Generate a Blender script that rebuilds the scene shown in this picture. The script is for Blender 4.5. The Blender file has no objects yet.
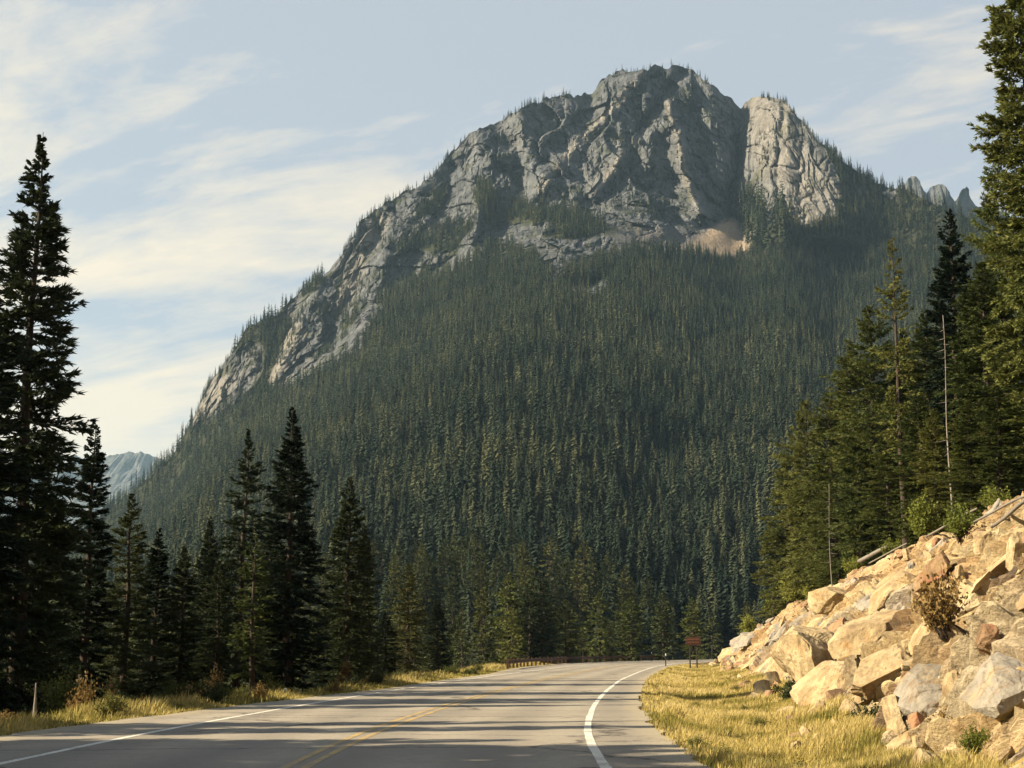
import bpy, math, random
import numpy as np
from mathutils import Vector

SC = bpy.context.scene
COL = SC.collection
np.seterr(over='ignore')
rng = np.random.default_rng(7)
random.seed(7)

# ------------------------------------------------------------------ camera model
F, CX, CY, VH, CH = 1540.0, 512.0, 384.0, 650.0, 1.35
PITCH = math.atan((VH - CY) / F)
CP, SP = math.cos(PITCH), math.sin(PITCH)
SUN_EL, SUN_AHEAD = math.radians(30), math.radians(-12)      # sun from the left, a little ahead

def P(u, v, Y):
    """World point that lies at depth Y (metres along +y) in the direction of pixel u, v."""
    u, v, Y = np.broadcast_arrays(np.asarray(u, float), np.asarray(v, float), np.asarray(Y, float))
    a, b = (u - CX) / F, (CY - v) / F
    k = Y / (CP - b * SP)
    return np.stack([a * k, Y, CH + (SP + b * CP) * k], -1)

def proj(p):
    p = np.asarray(p, float)
    x, y, z = p[..., 0], p[..., 1], p[..., 2] - CH
    d = y * CP + z * SP
    up = -y * SP + z * CP
    return CX + F * x / d, CY - F * up / d

def sstep(a, b, x):
    t = np.clip((np.asarray(x, float) - a) / (b - a), 0, 1)
    return t * t * (3 - 2 * t)

# ------------------------------------------------------------------ noise
def _hash(ix, iy, iz, seed):
    h = (ix.astype(np.int64) * 374761393 + iy.astype(np.int64) * 668265263 + iz.astype(np.int64) * 2147483647 + seed * 1274126177) & 0xFFFFFFFF
    h = ((h ^ (h >> 13)) * 1274126177) & 0xFFFFFFFF
    h = ((h ^ (h >> 16)) * 2246822519) & 0xFFFFFFFF
    return ((h ^ (h >> 15)) & 0xFFFFFF) / float(0xFFFFFF)

def vnoise(p, seed=0):
    """Smooth value noise in -1..1 at points p (N, 3)."""
    p = np.asarray(p, float)
    i = np.floor(p); f = p - i
    i = i.astype(np.int64)
    f = f * f * f * (f * (f * 6 - 15) + 10)
    out = 0
    for dx in (0, 1):
        wx = f[..., 0] if dx else 1 - f[..., 0]
        for dy in (0, 1):
            wy = f[..., 1] if dy else 1 - f[..., 1]
            for dz in (0, 1):
                wz = f[..., 2] if dz else 1 - f[..., 2]
                out = out + wx * wy * wz * _hash(i[..., 0] + dx, i[..., 1] + dy, i[..., 2] + dz, seed)
    return out * 2 - 1

def fbm(p, octaves=4, seed=0, gain=0.5, ridged=False):
    p = np.asarray(p, float)
    s, a, tot = 0, 1.0, 0.0
    for o in range(octaves):
        n = vnoise(p * (2.03 ** o) + 17.3 * o, seed + o)
        if ridged: n = 1 - 2 * np.abs(n)
        s = s + a * n; tot += a; a *= gain
    return s / tot

def voronoi2(a, b, seed=0):
    """Cells of a jittered grid: distance to nearest and second seed, a random per cell, offset to the seed."""
    ia, ib = np.floor(a).astype(np.int64), np.floor(b).astype(np.int64)
    z = np.zeros_like(ia)
    f1 = np.full(a.shape, 9.0); f2 = f1.copy()
    rid = np.zeros(a.shape); oa = np.zeros(a.shape); ob = np.zeros(a.shape)
    ca = np.zeros(a.shape, np.int64); cb = ca.copy()
    for da in (-1, 0, 1):
        for db in (-1, 0, 1):
            ja, jb = ia + da, ib + db
            sa = ja + _hash(ja, jb, z, seed + 1); sb = jb + _hash(ja, jb, z, seed + 2)
            d = np.hypot(a - sa, b - sb)
            near = d < f1
            f2 = np.where(near, f1, np.minimum(f2, d))
            f1 = np.where(near, d, f1)
            ca = np.where(near, ja, ca); cb = np.where(near, jb, cb)
            oa = np.where(near, a - sa, oa); ob = np.where(near, b - sb, ob)
    r = [_hash(ca, cb, z, seed + k) for k in (3, 4, 5, 6)]
    return f1, f2, r, oa, ob

def inside(poly, u, v):
    c = np.zeros(np.shape(u), bool)
    n = len(poly)
    for i in range(n):
        (x1, y1), (x2, y2) = poly[i], poly[(i + 1) % n]
        if y1 == y2: continue
        cross = ((y1 > v) != (y2 > v)) & (u < (x2 - x1) * (v - y1) / (y2 - y1) + x1)
        c ^= cross
    return c

def polydist(line, u, v):
    d = np.full(np.shape(u), 1e9); side = np.zeros(np.shape(u))
    for (x1, y1), (x2, y2) in zip(line[:-1], line[1:]):
        dx, dy = x2 - x1, y2 - y1
        t = np.clip(((u - x1) * dx + (v - y1) * dy) / (dx * dx + dy * dy), 0, 1)
        e = np.hypot(u - x1 - t * dx, v - y1 - t * dy)
        s = np.sign((u - x1) * dy - (v - y1) * dx)
        side = np.where(e < d, s, side); d = np.minimum(d, e)
    return d, side

# ------------------------------------------------------------------ mesh helpers
def make_mesh(name, verts, faces, mat=None, smooth=False, attrs=None):
    verts = np.ascontiguousarray(verts, np.float32); 
    if isinstance(faces, np.ndarray): groups = [faces]
    else: groups = [np.asarray(g) for g in faces if len(g)]
    me = bpy.data.meshes.new(name)
    nv = len(verts); nf = sum(len(g) for g in groups); nl = sum(g.size for g in groups)
    me.vertices.add(nv); me.vertices.foreach_set('co', verts.ravel())
    me.loops.add(nl); me.polygons.add(nf)
    me.loops.foreach_set('vertex_index', np.concatenate([g.ravel() for g in groups]).astype(np.int32))
    tot = np.concatenate([np.full(len(g), g.shape[1]) for g in groups])
    start = np.concatenate([[0], np.cumsum(tot)[:-1]])
    me.polygons.foreach_set('loop_start', start.astype(np.int32))
    try: me.polygons.foreach_set('loop_total', tot.astype(np.int32))
    except Exception: pass
    me.update(calc_edges=True)
    me.polygons.foreach_set('use_smooth', np.full(nf, bool(smooth)))
    for k, arr in (attrs or {}).items():
        at = me.attributes.new(k, 'FLOAT', 'POINT')
        at.data.foreach_set('value', np.ascontiguousarray(arr, np.float32))
    if mat: me.materials.append(mat)
    me.validate()
    return me

def obj(name, me, parent=None, loc=(0, 0, 0)):
    o = bpy.data.objects.new(name, me); COL.objects.link(o)
    o.location = loc
    if parent is not None: o.parent = parent
    return o

def tag(o, label, cat=None, group=None, kind=None):
    if label: o['label'] = label
    if cat: o['category'] = cat
    if group: o['group'] = group
    if kind: o['kind'] = kind
    return o

def thing(name, label, cat, loc=(0, 0, 0), rotz=0.0, scale=(1, 1, 1), group=None):
    o = bpy.data.objects.new(name, None); COL.objects.link(o)
    o.empty_display_size = 0.3
    o.location = loc; o.rotation_euler = (0, 0, rotz); o.scale = scale
    return tag(o, label, cat, group)

def copy_part(src, parent):
    c = src.copy(); COL.objects.link(c); c.parent = parent
    return c

def grid_faces(nr, nc):
    i = np.arange((nr - 1) * nc).reshape(nr - 1, nc)[:, :-1].ravel()
    return np.stack([i, i + 1, i + nc + 1, i + nc], 1)

class MB:
    """Collects boxes and tubes into one mesh."""
    def __init__(s): s.v, s.q, s.t, s.n = [], [], [], 0
    def add(s, v, q=None, t=None):
        if q is not None and len(q): s.q.append(np.asarray(q) + s.n)
        if t is not None and len(t): s.t.append(np.asarray(t) + s.n)
        s.v.append(np.asarray(v, float)); s.n += len(v); return s
    def box(s, c, d, rz=0.0):
        x, y, z = [k / 2 for k in d]
        v = np.array([[sx * x, sy * y, sz * z] for sx in (-1, 1) for sy in (-1, 1) for sz in (-1, 1)])
        cr, sr = math.cos(rz), math.sin(rz)
        v = np.stack([v[:, 0] * cr - v[:, 1] * sr, v[:, 0] * sr + v[:, 1] * cr, v[:, 2]], 1) + np.array(c)
        return s.add(v, [[0, 1, 3, 2], [4, 6, 7, 5], [0, 4, 5, 1], [2, 3, 7, 6], [0, 2, 6, 4], [1, 5, 7, 3]])
    def tube(s, pts, rad, n=8, cap=True):
        pts = np.asarray(pts, float); m = len(pts)
        rad = np.broadcast_to(np.asarray(rad, float), (m,))
        tan = np.gradient(pts, axis=0); tan /= np.linalg.norm(tan, axis=1, keepdims=True) + 1e-9
        ref = np.where(np.abs(tan[:, 2:3]) > 0.9, np.array([[1.0, 0, 0]]), np.array([[0, 0, 1.0]]))
        a = np.cross(tan, ref); a /= np.linalg.norm(a, axis=1, keepdims=True) + 1e-9
        b = np.cross(tan, a)
        th = np.linspace(0, 2 * math.pi, n, endpoint=False)
        ring = pts[:, None] + rad[:, None, None] * (np.cos(th)[None, :, None] * a[:, None] + np.sin(th)[None, :, None] * b[:, None])
        v = ring.reshape(-1, 3); q = []
        for i in range(m - 1):
            for j in range(n):
                q.append([i * n + j, i * n + (j + 1) % n, (i + 1) * n + (j + 1) % n, (i + 1) * n + j])
        t = []
        if cap:
            v = np.vstack([v, pts[0], pts[-1]]); k = m * n
            for j in range(n):
                t.append([k, (j + 1) % n, j]); t.append([k + 1, (m - 1) * n + j, (m - 1) * n + (j + 1) % n])
        return s.add(v, q, t)
    def mesh(s, name, mat, smooth=False):
        return make_mesh(name, np.vstack(s.v), [np.vstack(s.q) if s.q else np.zeros((0, 4), int), np.vstack(s.t) if s.t else np.zeros((0, 3), int)], mat, smooth)

# ------------------------------------------------------------------ materials
def new_mat(name):
    m = bpy.data.materials.new(name); m.use_nodes = True
    nt = m.node_tree; nt.nodes.clear()
    return m, nt

class NT:
    def __init__(s, nt): s.nt = nt
    def n(s, typ, **kw):
        nd = s.nt.nodes.new(typ)
        for k, v in kw.items(): setattr(nd, k, v)
        return nd
    def link(s, a, b): s.nt.links.new(a, b)
    def noise(s, vec, scale, detail=4, rough=0.55, dist=0.0, out='Fac'):
        nd = s.n('ShaderNodeTexNoise'); nd.inputs['Scale'].default_value = scale
        nd.inputs['Detail'].default_value = detail; nd.inputs['Roughness'].default_value = rough
        nd.inputs['Distortion'].default_value = dist
        if vec is not None: s.link(vec, nd.inputs['Vector'])
        return nd.outputs[out]
    def ramp(s, fac, stops, interp='LINEAR'):
        nd = s.n('ShaderNodeValToRGB'); cr = nd.color_ramp; cr.interpolation = interp
        while len(cr.elements) < len(stops): cr.elements.new(0.5)
        for e, (p, c) in zip(cr.elements, stops):
            e.position = p; e.color = (*c, 1) if not isinstance(c, (int, float)) else (c, c, c, 1)
        s.link(fac, nd.inputs[0]); return nd.outputs[0]
    def mix(s, fac, a, b, mode='MIX'):
        nd = s.n('ShaderNodeMix', data_type='RGBA', blend_type=mode)
        for sock, val in ((nd.inputs[0], fac), (nd.inputs[6], a), (nd.inputs[7], b)):
            if isinstance(val, (int, float)): sock.default_value = val
            elif isinstance(val, tuple): sock.default_value = (*val, 1)
            else: s.link(val, sock)
        return nd.outputs[2]
    def math(s, op, a, b=0.0, clamp=False):
        nd = s.n('ShaderNodeMath', operation=op); nd.use_clamp = clamp
        for sock, val in zip(nd.inputs, (a, b)):
            if isinstance(val, (int, float)): sock.default_value = val
            else: s.link(val, sock)
        return nd.outputs[0]
    def attr(s, name): 
        nd = s.n('ShaderNodeAttribute'); nd.attribute_name = name; return nd.outputs['Fac']
    def pos(s): return s.n('ShaderNodeNewGeometry').outputs['Position']
    def objco(s): return s.n('ShaderNodeTexCoord').outputs['Object']
    def scaled(s, vec, sc, rot=(0, 0, 0)):
        nd = s.n('ShaderNodeMapping'); nd.inputs['Scale'].default_value = sc; nd.inputs['Rotation'].default_value = rot
        s.link(vec, nd.inputs['Vector']); return nd.outputs[0]
    def bump(s, h, strength=0.5, dist=0.1):
        nd = s.n('ShaderNodeBump'); nd.inputs['Strength'].default_value = strength; nd.inputs['Distance'].default_value = dist
        s.link(h, nd.inputs['Height']); return nd.outputs[0]
    def out(s, color, rough=0.85, normal=None, spec=0.25, metal=0.0):
        b = s.n('ShaderNodeBsdfPrincipled')
        for nm, val in (('Base Color', color), ('Roughness', rough), ('Metallic', metal), ('Specular IOR Level', spec)):
            if isinstance(val, (int, float)): b.inputs[nm].default_value = val
            elif isinstance(val, tuple): b.inputs[nm].default_value = (*val, 1)
            else: s.link(val, b.inputs[nm])
        if normal is not None: s.link(normal, b.inputs['Normal'])
        o = s.n('ShaderNodeOutputMaterial'); s.link(b.outputs[0], o.inputs['Surface']); return b

def foliage_mat(name, dark, mid, light, trans=0.15, attr=None, nscale=0.7, dry=None):
    m, nt = new_mat(name); g = NT(nt)
    if attr: r = g.attr(attr)
    else: r = g.n('ShaderNodeObjectInfo').outputs['Random']
    n = g.noise(g.pos(), nscale, 3, 0.6)
    f = g.math('ADD', g.math('MULTIPLY', r, 0.55), g.math('MULTIPLY', n, 0.55), True)
    c = g.ramp(f, [(0.15, dark), (0.5, mid), (0.9, light)])
    if dry:
        n2 = g.noise(g.pos(), nscale * 2.7, 2, 0.6)
        c = g.mix(g.ramp(n2, [(0.60, 0.0), (0.72, 0.8)]), c, dry)
    d = g.n('ShaderNodeBsdfPrincipled'); g.link(c, d.inputs['Base Color']); d.inputs['Roughness'].default_value = 0.75
    d.inputs['Specular IOR Level'].default_value = 0.15
    t = g.n('ShaderNodeBsdfTranslucent'); g.link(c, t.inputs['Color'])
    mx = g.n('ShaderNodeMixShader'); mx.inputs[0].default_value = trans
    g.link(d.outputs[0], mx.inputs[1]); g.link(t.outputs[0], mx.inputs[2])
    o = g.n('ShaderNodeOutputMaterial'); g.link(mx.outputs[0], o.inputs['Surface'])
    return m

M = {}
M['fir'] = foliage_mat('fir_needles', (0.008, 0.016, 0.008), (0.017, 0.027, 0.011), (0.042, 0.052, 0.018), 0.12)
M['fir_warm'] = foliage_mat('sunlit_fir_needles', (0.034, 0.050, 0.014), (0.078, 0.094, 0.024), (0.145, 0.147, 0.038), 0.22, dry=(0.13, 0.11, 0.035))  # brighter, warmer copy of the fir needles: sunlight put into the colour
M['forest'] = foliage_mat('forest_needles', (0.011, 0.022, 0.016), (0.036, 0.050, 0.030), (0.105, 0.108, 0.050), 0.1, attr='tone', nscale=0.02)
M['forest_edge'] = foliage_mat('forest_edge_needles', (0.022, 0.034, 0.014), (0.048, 0.060, 0.020), (0.098, 0.098, 0.030), 0.15)
M['shrub'] = foliage_mat('shrub_leaves', (0.085, 0.105, 0.018), (0.15, 0.165, 0.030), (0.22, 0.22, 0.045), 0.35)
M['shrub_olive'] = foliage_mat('olive_shrub_leaves', (0.035, 0.048, 0.012), (0.075, 0.085, 0.020), (0.14, 0.13, 0.035), 0.25)
M['shrub_dark'] = foliage_mat('dark_shrub_leaves', (0.015, 0.025, 0.010), (0.030, 0.040, 0.014), (0.06, 0.06, 0.02), 0.15)
M['shrub_dry'] = foliage_mat('dry_shrub_leaves', (0.10, 0.065, 0.025), (0.19, 0.12, 0.04), (0.28, 0.19, 0.07), 0.3)

def wood_mat(name, a, b):
    m, nt = new_mat(name); g = NT(nt)
    v = g.scaled(g.objco(), (6, 6, 0.8)); n = g.noise(v, 3, 6, 0.65)
    g.out(g.ramp(n, [(0.3, a), (0.7, b)]), 0.9, g.bump(n, 0.8, 0.05)); return m
M['bark'] = wood_mat('bark', (0.02, 0.014, 0.010), (0.07, 0.05, 0.036))
M['dead_wood'] = wood_mat('weathered_dead_wood', (0.10, 0.085, 0.07), (0.27, 0.235, 0.195))

def grass_mat():
    m, nt = new_mat('dry_grass'); g = NT(nt)
    t = g.attr('tone')
    c = g.ramp(t, [(0.0, (0.06, 0.07, 0.014)), (0.3, (0.19, 0.17, 0.045)), (0.6, (0.40, 0.315, 0.105)), (1.0, (0.57, 0.46, 0.22))])
    d = g.n('ShaderNodeBsdfDiffuse'); t2 = g.n('ShaderNodeBsdfTranslucent')
    g.link(c, d.inputs[0]); g.link(c, t2.inputs[0])
    mx = g.n('ShaderNodeMixShader'); mx.inputs[0].default_value = 0.35
    g.link(d.outputs[0], mx.inputs[1]); g.link(t2.outputs[0], mx.inputs[2])
    o = g.n('ShaderNodeOutputMaterial'); g.link(mx.outputs[0], o.inputs['Surface']); return m
M['grass'] = grass_mat()

def ground_mat():
    m, nt = new_mat('verge_ground'); g = NT(nt); p = g.pos()
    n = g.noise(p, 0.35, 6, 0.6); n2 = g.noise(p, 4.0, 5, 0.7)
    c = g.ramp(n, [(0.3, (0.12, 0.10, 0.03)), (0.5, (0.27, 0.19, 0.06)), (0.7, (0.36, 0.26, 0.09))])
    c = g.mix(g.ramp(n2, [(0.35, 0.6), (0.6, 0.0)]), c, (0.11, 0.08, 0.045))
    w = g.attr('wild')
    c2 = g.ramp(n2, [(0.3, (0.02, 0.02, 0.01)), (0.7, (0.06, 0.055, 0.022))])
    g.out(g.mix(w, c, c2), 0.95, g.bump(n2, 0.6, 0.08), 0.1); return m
M['ground'] = ground_mat()

def far_ground_mat():
    m, nt = new_mat('valley_floor'); g = NT(nt)
    n = g.noise(g.pos(), 0.02, 6, 0.6)
    g.out(g.ramp(n, [(0.3, (0.02, 0.03, 0.015)), (0.7, (0.05, 0.06, 0.03))]), 0.95, None, 0.1); return m
M['far_ground'] = far_ground_mat()

def asphalt_mat():
    m, nt = new_mat('worn_asphalt'); g = NT(nt); p = g.pos()
    big = g.noise(p, 0.25, 5, 0.6); fine = g.noise(p, 60, 2, 0.8); mid = g.noise(p, 6, 4, 0.7)
    lat = g.attr('lat')
    c = g.ramp(big, [(0.3, (0.27, 0.232, 0.18)), (0.7, (0.375, 0.325, 0.25))])
    # tyre tracks polished a touch paler, oil strip a touch darker: both belong to the worn surface
    w = g.math('SINE', g.math('MULTIPLY', lat, 3.4))
    c = g.mix(g.math('MULTIPLY', g.math('ADD', w, 1.0), 0.28), c, (0.19, 0.165, 0.135))
    c = g.mix(g.ramp(mid, [(0.35, 0.35), (0.6, 0.0)]), c, (0.17, 0.148, 0.12))
    c = g.mix(g.ramp(fine, [(0.36, 0.6), (0.5, 0.0), (0.62, 0.0)]), c, (0.06, 0.055, 0.05))
    c = g.mix(g.ramp(fine, [(0.6, 0.0), (0.72, 0.5)]), c, (0.46, 0.42, 0.35))
    # cracks and tar seams
    vo = g.n('ShaderNodeTexVoronoi', feature='DISTANCE_TO_EDGE'); vo.inputs['Scale'].default_value = 0.22
    wv = g.n('ShaderNodeVectorMath', operation='ADD'); nz = g.noise(p, 0.9, 4, 0.7, out='Color')
    g.link(g.scaled(p, (0.55, 1.2, 1)), wv.inputs[0]); g.link(nz, wv.inputs[1])
    g.link(wv.outputs[0], vo.inputs['Vector'])
    c = g.mix(g.ramp(vo.outputs['Distance'], [(0.0, 0.85), (0.016, 0.0)]), c, (0.03, 0.028, 0.026))
    seam = g.n('ShaderNodeTexVoronoi', feature='DISTANCE_TO_EDGE'); seam.inputs['Scale'].default_value = 0.8
    wv2 = g.n('ShaderNodeVectorMath', operation='ADD'); g.link(g.scaled(p, (.8, .8, 1)), wv2.inputs[0]); g.link(g.noise(p, 2.2, 5, .75, out='Color'), wv2.inputs[1]); g.link(wv2.outputs[0], seam.inputs['Vector'])
    c = g.mix(g.math('MULTIPLY', g.ramp(seam.outputs['Distance'], [(0.0, 0.8), (0.035, 0.0)]), g.ramp(g.noise(p, .12, 3, .6), [(.5, 0.0), (.62, 1.0)])), c, (0.05, 0.045, 0.04))
    e = g.attr('edge')   # gravel and dust at the pavement edge
    c = g.mix(g.math('MULTIPLY', e, 0.9), c, (0.30, 0.25, 0.17))
    g.out(c, 0.9, g.bump(fine, 0.35, 0.01), 0.2); return m
M['asphalt'] = asphalt_mat()

def paint_mat(name, col, thr=0.40):
    m, nt = new_mat(name); g = NT(nt); p = g.pos()
    n = g.noise(p, 22, 4, 0.75); n2 = g.noise(p, 1.3, 3, 0.6)
    f = g.math('ADD', n, g.math('MULTIPLY', g.math('SUBTRACT', n2, 0.5), 0.6))
    g.out(g.mix(g.ramp(f, [(thr - 0.05, 0.75), (thr + 0.04, 0.0)]), col, (0.17, 0.15, 0.125)), 0.7, None, 0.3); return m
M['white_paint'] = paint_mat('worn_white_paint', (0.62, 0.58, 0.49), .44)
M['yellow_paint'] = paint_mat('worn_yellow_paint', (0.44, 0.29, 0.09), 0.50)

def cut_rock_mat():
    m, nt = new_mat('banded_cream_rock'); g = NT(nt); p = g.pos()
    t = g.attr('tint'); gr = g.attr('grit')
    cb = g.n('ShaderNodeCombineXYZ'); g.link(g.attr('bed'), cb.inputs[0]); g.link(g.math('MULTIPLY', g.attr('run'), .22), cb.inputs[1])
    bed = g.noise(cb.outputs[0], 2.6, 8, .72, .05); bed2 = g.noise(cb.outputs[0], 9.0, 5, .7, .05)
    n = g.noise(p, 0.6, 6, 0.65); n3 = g.noise(p, 9, 5, 0.75)
    f = g.math('ADD', g.math('MULTIPLY', t, 0.5), g.math('ADD', g.math('MULTIPLY', bed, 0.25), g.math('MULTIPLY', g.noise(p, 2.2, 6, .7), 0.3)), True)
    c = g.ramp(f, [(0.22, (0.085, 0.06, 0.04)), (0.36, (0.21, 0.135, 0.07)), (0.47, (0.36, 0.255, 0.13)), (0.62, (0.39, 0.295, 0.16)), (0.85, (0.46, 0.375, 0.235))])
    c = g.mix(g.ramp(n, [(0.48, 0.0), (0.64, 0.6)]), c, g.ramp(n3, [(.35, (0.16, 0.085, 0.04)), (.6, (0.34, 0.205, 0.09))]))
    c = g.mix(g.math('MULTIPLY', gr, 0.7), c, g.ramp(n3, [(0.32, (0.13, 0.08, 0.042)), (0.5, (0.29, 0.19, 0.095)), (0.7, (0.46, 0.35, 0.19))]))
    c = g.mix(g.ramp(bed2, [(0.32, 0.35), (0.42, 0.0)]), c, (0.10, 0.068, 0.042))
    c = g.mix(g.ramp(n3, [(0.33, 0.7), (0.45, 0.0)]), c, (0.11, 0.085, 0.06))
    c = g.mix(g.attr('grey'), c, g.ramp(n3, [(0.3, (0.11, 0.105, 0.095)), (0.6, (0.28, 0.26, 0.225)), (0.8, (0.42, 0.39, 0.32))]))
    h = g.math('ADD', n3, g.math('ADD', g.math('MULTIPLY', bed, .6), g.noise(p, 3.2, 7, .7)))
    g.out(c, 0.9, g.bump(h, 0.85, 0.07), 0.2); return m
M['cut_rock'] = cut_rock_mat()

def boulder_mat(name, stops, rust):
    m, nt = new_mat(name); g = NT(nt); p = g.pos()
    n = g.noise(p, 1.2, 7, 0.7); n3 = g.noise(p, 11, 6, 0.75)
    c = g.ramp(n, stops)
    c = g.mix(g.ramp(g.noise(p, 2.2, 4, 0.6), [(0.55, 0.0), (0.68, 0.7)]), c, rust)
    c = g.mix(g.ramp(n3, [(0.32, 0.75), (0.47, 0.0)]), c, (0.12, 0.10, 0.08))
    n4 = g.noise(g.scaled(p, (1, 5, 1), (0, .6, 0)), 2.5, 6, .7)
    c = g.mix(g.ramp(n4, [(0.36, 0.7), (0.46, 0.0)]), c, (0.20, 0.13, 0.07))
    h = g.math('ADD', n3, n4)
    g.out(c, 0.9, g.bump(h, 0.7, 0.05), 0.2); return m
M['cream_boulder'] = boulder_mat('cream_boulder', [(0.32, (0.15, 0.10, 0.055)), (0.45, (0.28, 0.205, 0.11)), (0.55, (0.37, 0.285, 0.16)), (0.75, (0.46, 0.375, 0.235))], (0.36, 0.21, 0.085))
M['grey_boulder'] = boulder_mat('grey_boulder', [(0.3, (0.10, 0.092, 0.08)), (0.5, (0.22, 0.195, 0.16)), (0.75, (0.38, 0.33, 0.25))], (0.36, 0.27, 0.15))
M['rust_boulder'] = boulder_mat('rusty_boulder', [(0.32, (0.12, 0.07, 0.04)), (0.5, (0.24, 0.15, 0.08)), (0.75, (0.37, 0.26, 0.145))], (0.30, 0.12, 0.06))

def mountain_mat():
    m, nt = new_mat('granite_mountain'); g = NT(nt); p = g.pos()
    n = g.noise(p, 0.012, 8, 0.65); n2 = g.noise(g.scaled(p, (1, 1, 0.28)), 0.07, 8, 0.7); n3 = g.noise(p, 0.25, 5, 0.7)
    n2 = g.math('ADD', g.math('MULTIPLY', n2, .65), g.math('MULTIPLY', g.noise(g.scaled(p, (1, 1, 0.35)), 0.22, 5, 0.75), .35))
    c = g.ramp(n2, [(0.34, (0.026, 0.030, 0.036)), (0.45, (0.066, 0.071, 0.080)), (0.54, (0.108, 0.113, 0.122)), (0.68, (0.185, 0.187, 0.19))])
    c = g.mix(g.ramp(n, [(0.48, 0.0), (0.66, 0.45)]), c, (0.155, 0.148, 0.138))
    c = g.mix(g.ramp(n3, [(0.36, 0.65), (0.48, 0.0)]), c, (0.07, 0.075, 0.062))
    jt = g.noise(g.scaled(p, (1, 1, 0.10)), 0.13, 4, .6, .6)
    c = g.mix(g.ramp(jt, [(0.37, 0.8), (0.43, 0.0)]), c, (0.025, 0.027, 0.03))
    veg = g.ramp(g.noise(p, 0.035, 6, 0.7), [(0.54, 0.0), (0.62, 0.8)])
    c = g.mix(veg, c, (0.042, 0.048, 0.027))
    pale = g.attr('pale'); c = g.mix(g.math('MULTIPLY', pale, 0.3), c, g.ramp(n2, [(0.3, (0.22, 0.19, 0.155)), (0.55, (0.47, 0.41, 0.33)), (0.75, (0.60, 0.53, 0.43))]))  # sunlit rock painted in: lighter colour on the lit ribs and faces
    tal = g.attr('talus'); c = g.mix(tal, c, g.ramp(n3, [(0.3, (0.28, 0.21, 0.145)), (0.7, (0.46, 0.35, 0.245))]))
    scr = g.attr('scree'); c = g.mix(scr, c, g.ramp(n3, [(0.3, (0.085, 0.078, 0.074)), (0.7, (0.18, 0.16, 0.148))]))
    fl = g.ramp(n3, [(0.3, (0.018, 0.022, 0.013)), (0.7, (0.050, 0.052, 0.028))])
    c = g.mix(g.attr('rock'), fl, c)
    h = g.math('ADD', g.math('MULTIPLY', n2, 1.0), g.math('MULTIPLY', n3, 0.5))
    g.out(c, 0.95, g.bump(h, 0.9, 6.0), 0.1); return m
M['mountain'] = mountain_mat()

def plain(name, a, b, scale=8, rough=0.8, metal=0.0):
    m, nt = new_mat(name); g = NT(nt); n = g.noise(g.objco(), scale, 5, 0.65)
    g.out(g.ramp(n, [(0.3, a), (0.7, b)]), rough, g.bump(n, 0.2, 0.02), 0.3, metal); return m
M['rusty_steel'] = plain('weathering_steel', (0.045, 0.022, 0.013), (0.10, 0.05, 0.03), 5)
M['sign_brown'] = plain('brown_sign_board', (0.04, 0.017, 0.010), (0.07, 0.028, 0.016), 3)
M['sign_pale'] = plain('faded_sign_band', (0.10, 0.042, 0.024), (0.14, 0.06, 0.034), 6)
M['post_dark'] = plain('dark_post', (0.02, 0.018, 0.015), (0.05, 0.04, 0.03), 9)
M['reflector'] = plain('white_reflector', (0.70, 0.70, 0.68), (0.8, 0.8, 0.78), 9, 0.4)

# ------------------------------------------------------------------ terrain functions
RY = np.array([-40, 0, 18, 23.4, 27.7, 38.5, 52, 71.7, 101, 130, 160, 190, 215, 240, 270])
RX = np.array([1.08, 1.08, 1.08, 1.13, 1.30, 1.99, 3.1, 4.95, 8.3, 11.9, 16.9, 24.5, 34, 48, 72])
_yy = np.linspace(-40, 270, 621); _xx = np.interp(_yy, RY, RX)
_k = np.hanning(31); _k /= _k.sum()
_xx = np.convolve(np.pad(_xx, 15, mode='edge'), _k, mode='valid')
def xR(y): return np.interp(y, _yy, _xx)                       # right edge line
def xPR(y): return xR(y) + 1.2                                  # right pavement edge
def xPL(y): return xR(y) - np.interp(y, [0, 26, 56, 90, 115, 160, 200], [9.7, 9.5, 8.0, 8.4, 10.2, 11.5, 11.5])
def xF(y): return np.interp(y, [0, 17.6, 32, 49.5, 83, 138, 180, 215, 260], [2.9, 4.1, 6.5, 8.7, 12.5, 18.6, 24.5, 39, 66])
def wC(y): return np.interp(y, [0, 17, 45, 71, 113, 150, 190, 215, 240], [5.6, 5.8, 6.1, 6.9, 6.0, 4.1, 2.6, 0.5, 0.0])

def gz(x, y, under_rock=True):
    x = np.asarray(x, float); y = np.asarray(y, float)
    L = xPL(y) - x
    z = np.full(np.broadcast(x, y).shape, -0.06)
    zl = -0.06 - 0.07 * np.clip(L, 0, 2.0) - 0.20 * np.clip(L - 2.0, 0, 16)
    z = np.where(L > 0, zl, z)
    e = x - xPR(y); fw = np.maximum(xF(y) - xPR(y), 0.3)
    zr = -0.02 - 0.28 * np.sin(np.clip(e / fw, 0, 1) * math.pi) * sstep(0, 3, fw)
    w = x - xF(y); wc = wC(y)
    zr = zr + 0.9 * np.clip(w, 0, wc) + 0.30 * np.clip(w - wc, 0, 60) * sstep(250, 200, y)
    if under_rock: zr = zr - 0.7 * sstep(0.0, 0.8, w) * sstep(wc + 2.2, wc + 1.0, w) * (wc > 0.6)
    z = np.where(e > 0, zr, z)
    n = vnoise(np.stack([x * 0.25, y * 0.25, 0 * x], -1), 3) * 0.18 + vnoise(np.stack([x * 0.9, y * 0.9, 0 * x], -1), 4) * 0.05
    z = z + n * np.maximum(sstep(0.3, 2.5, L), sstep(0.3, 2.5, e))
    return z

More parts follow.
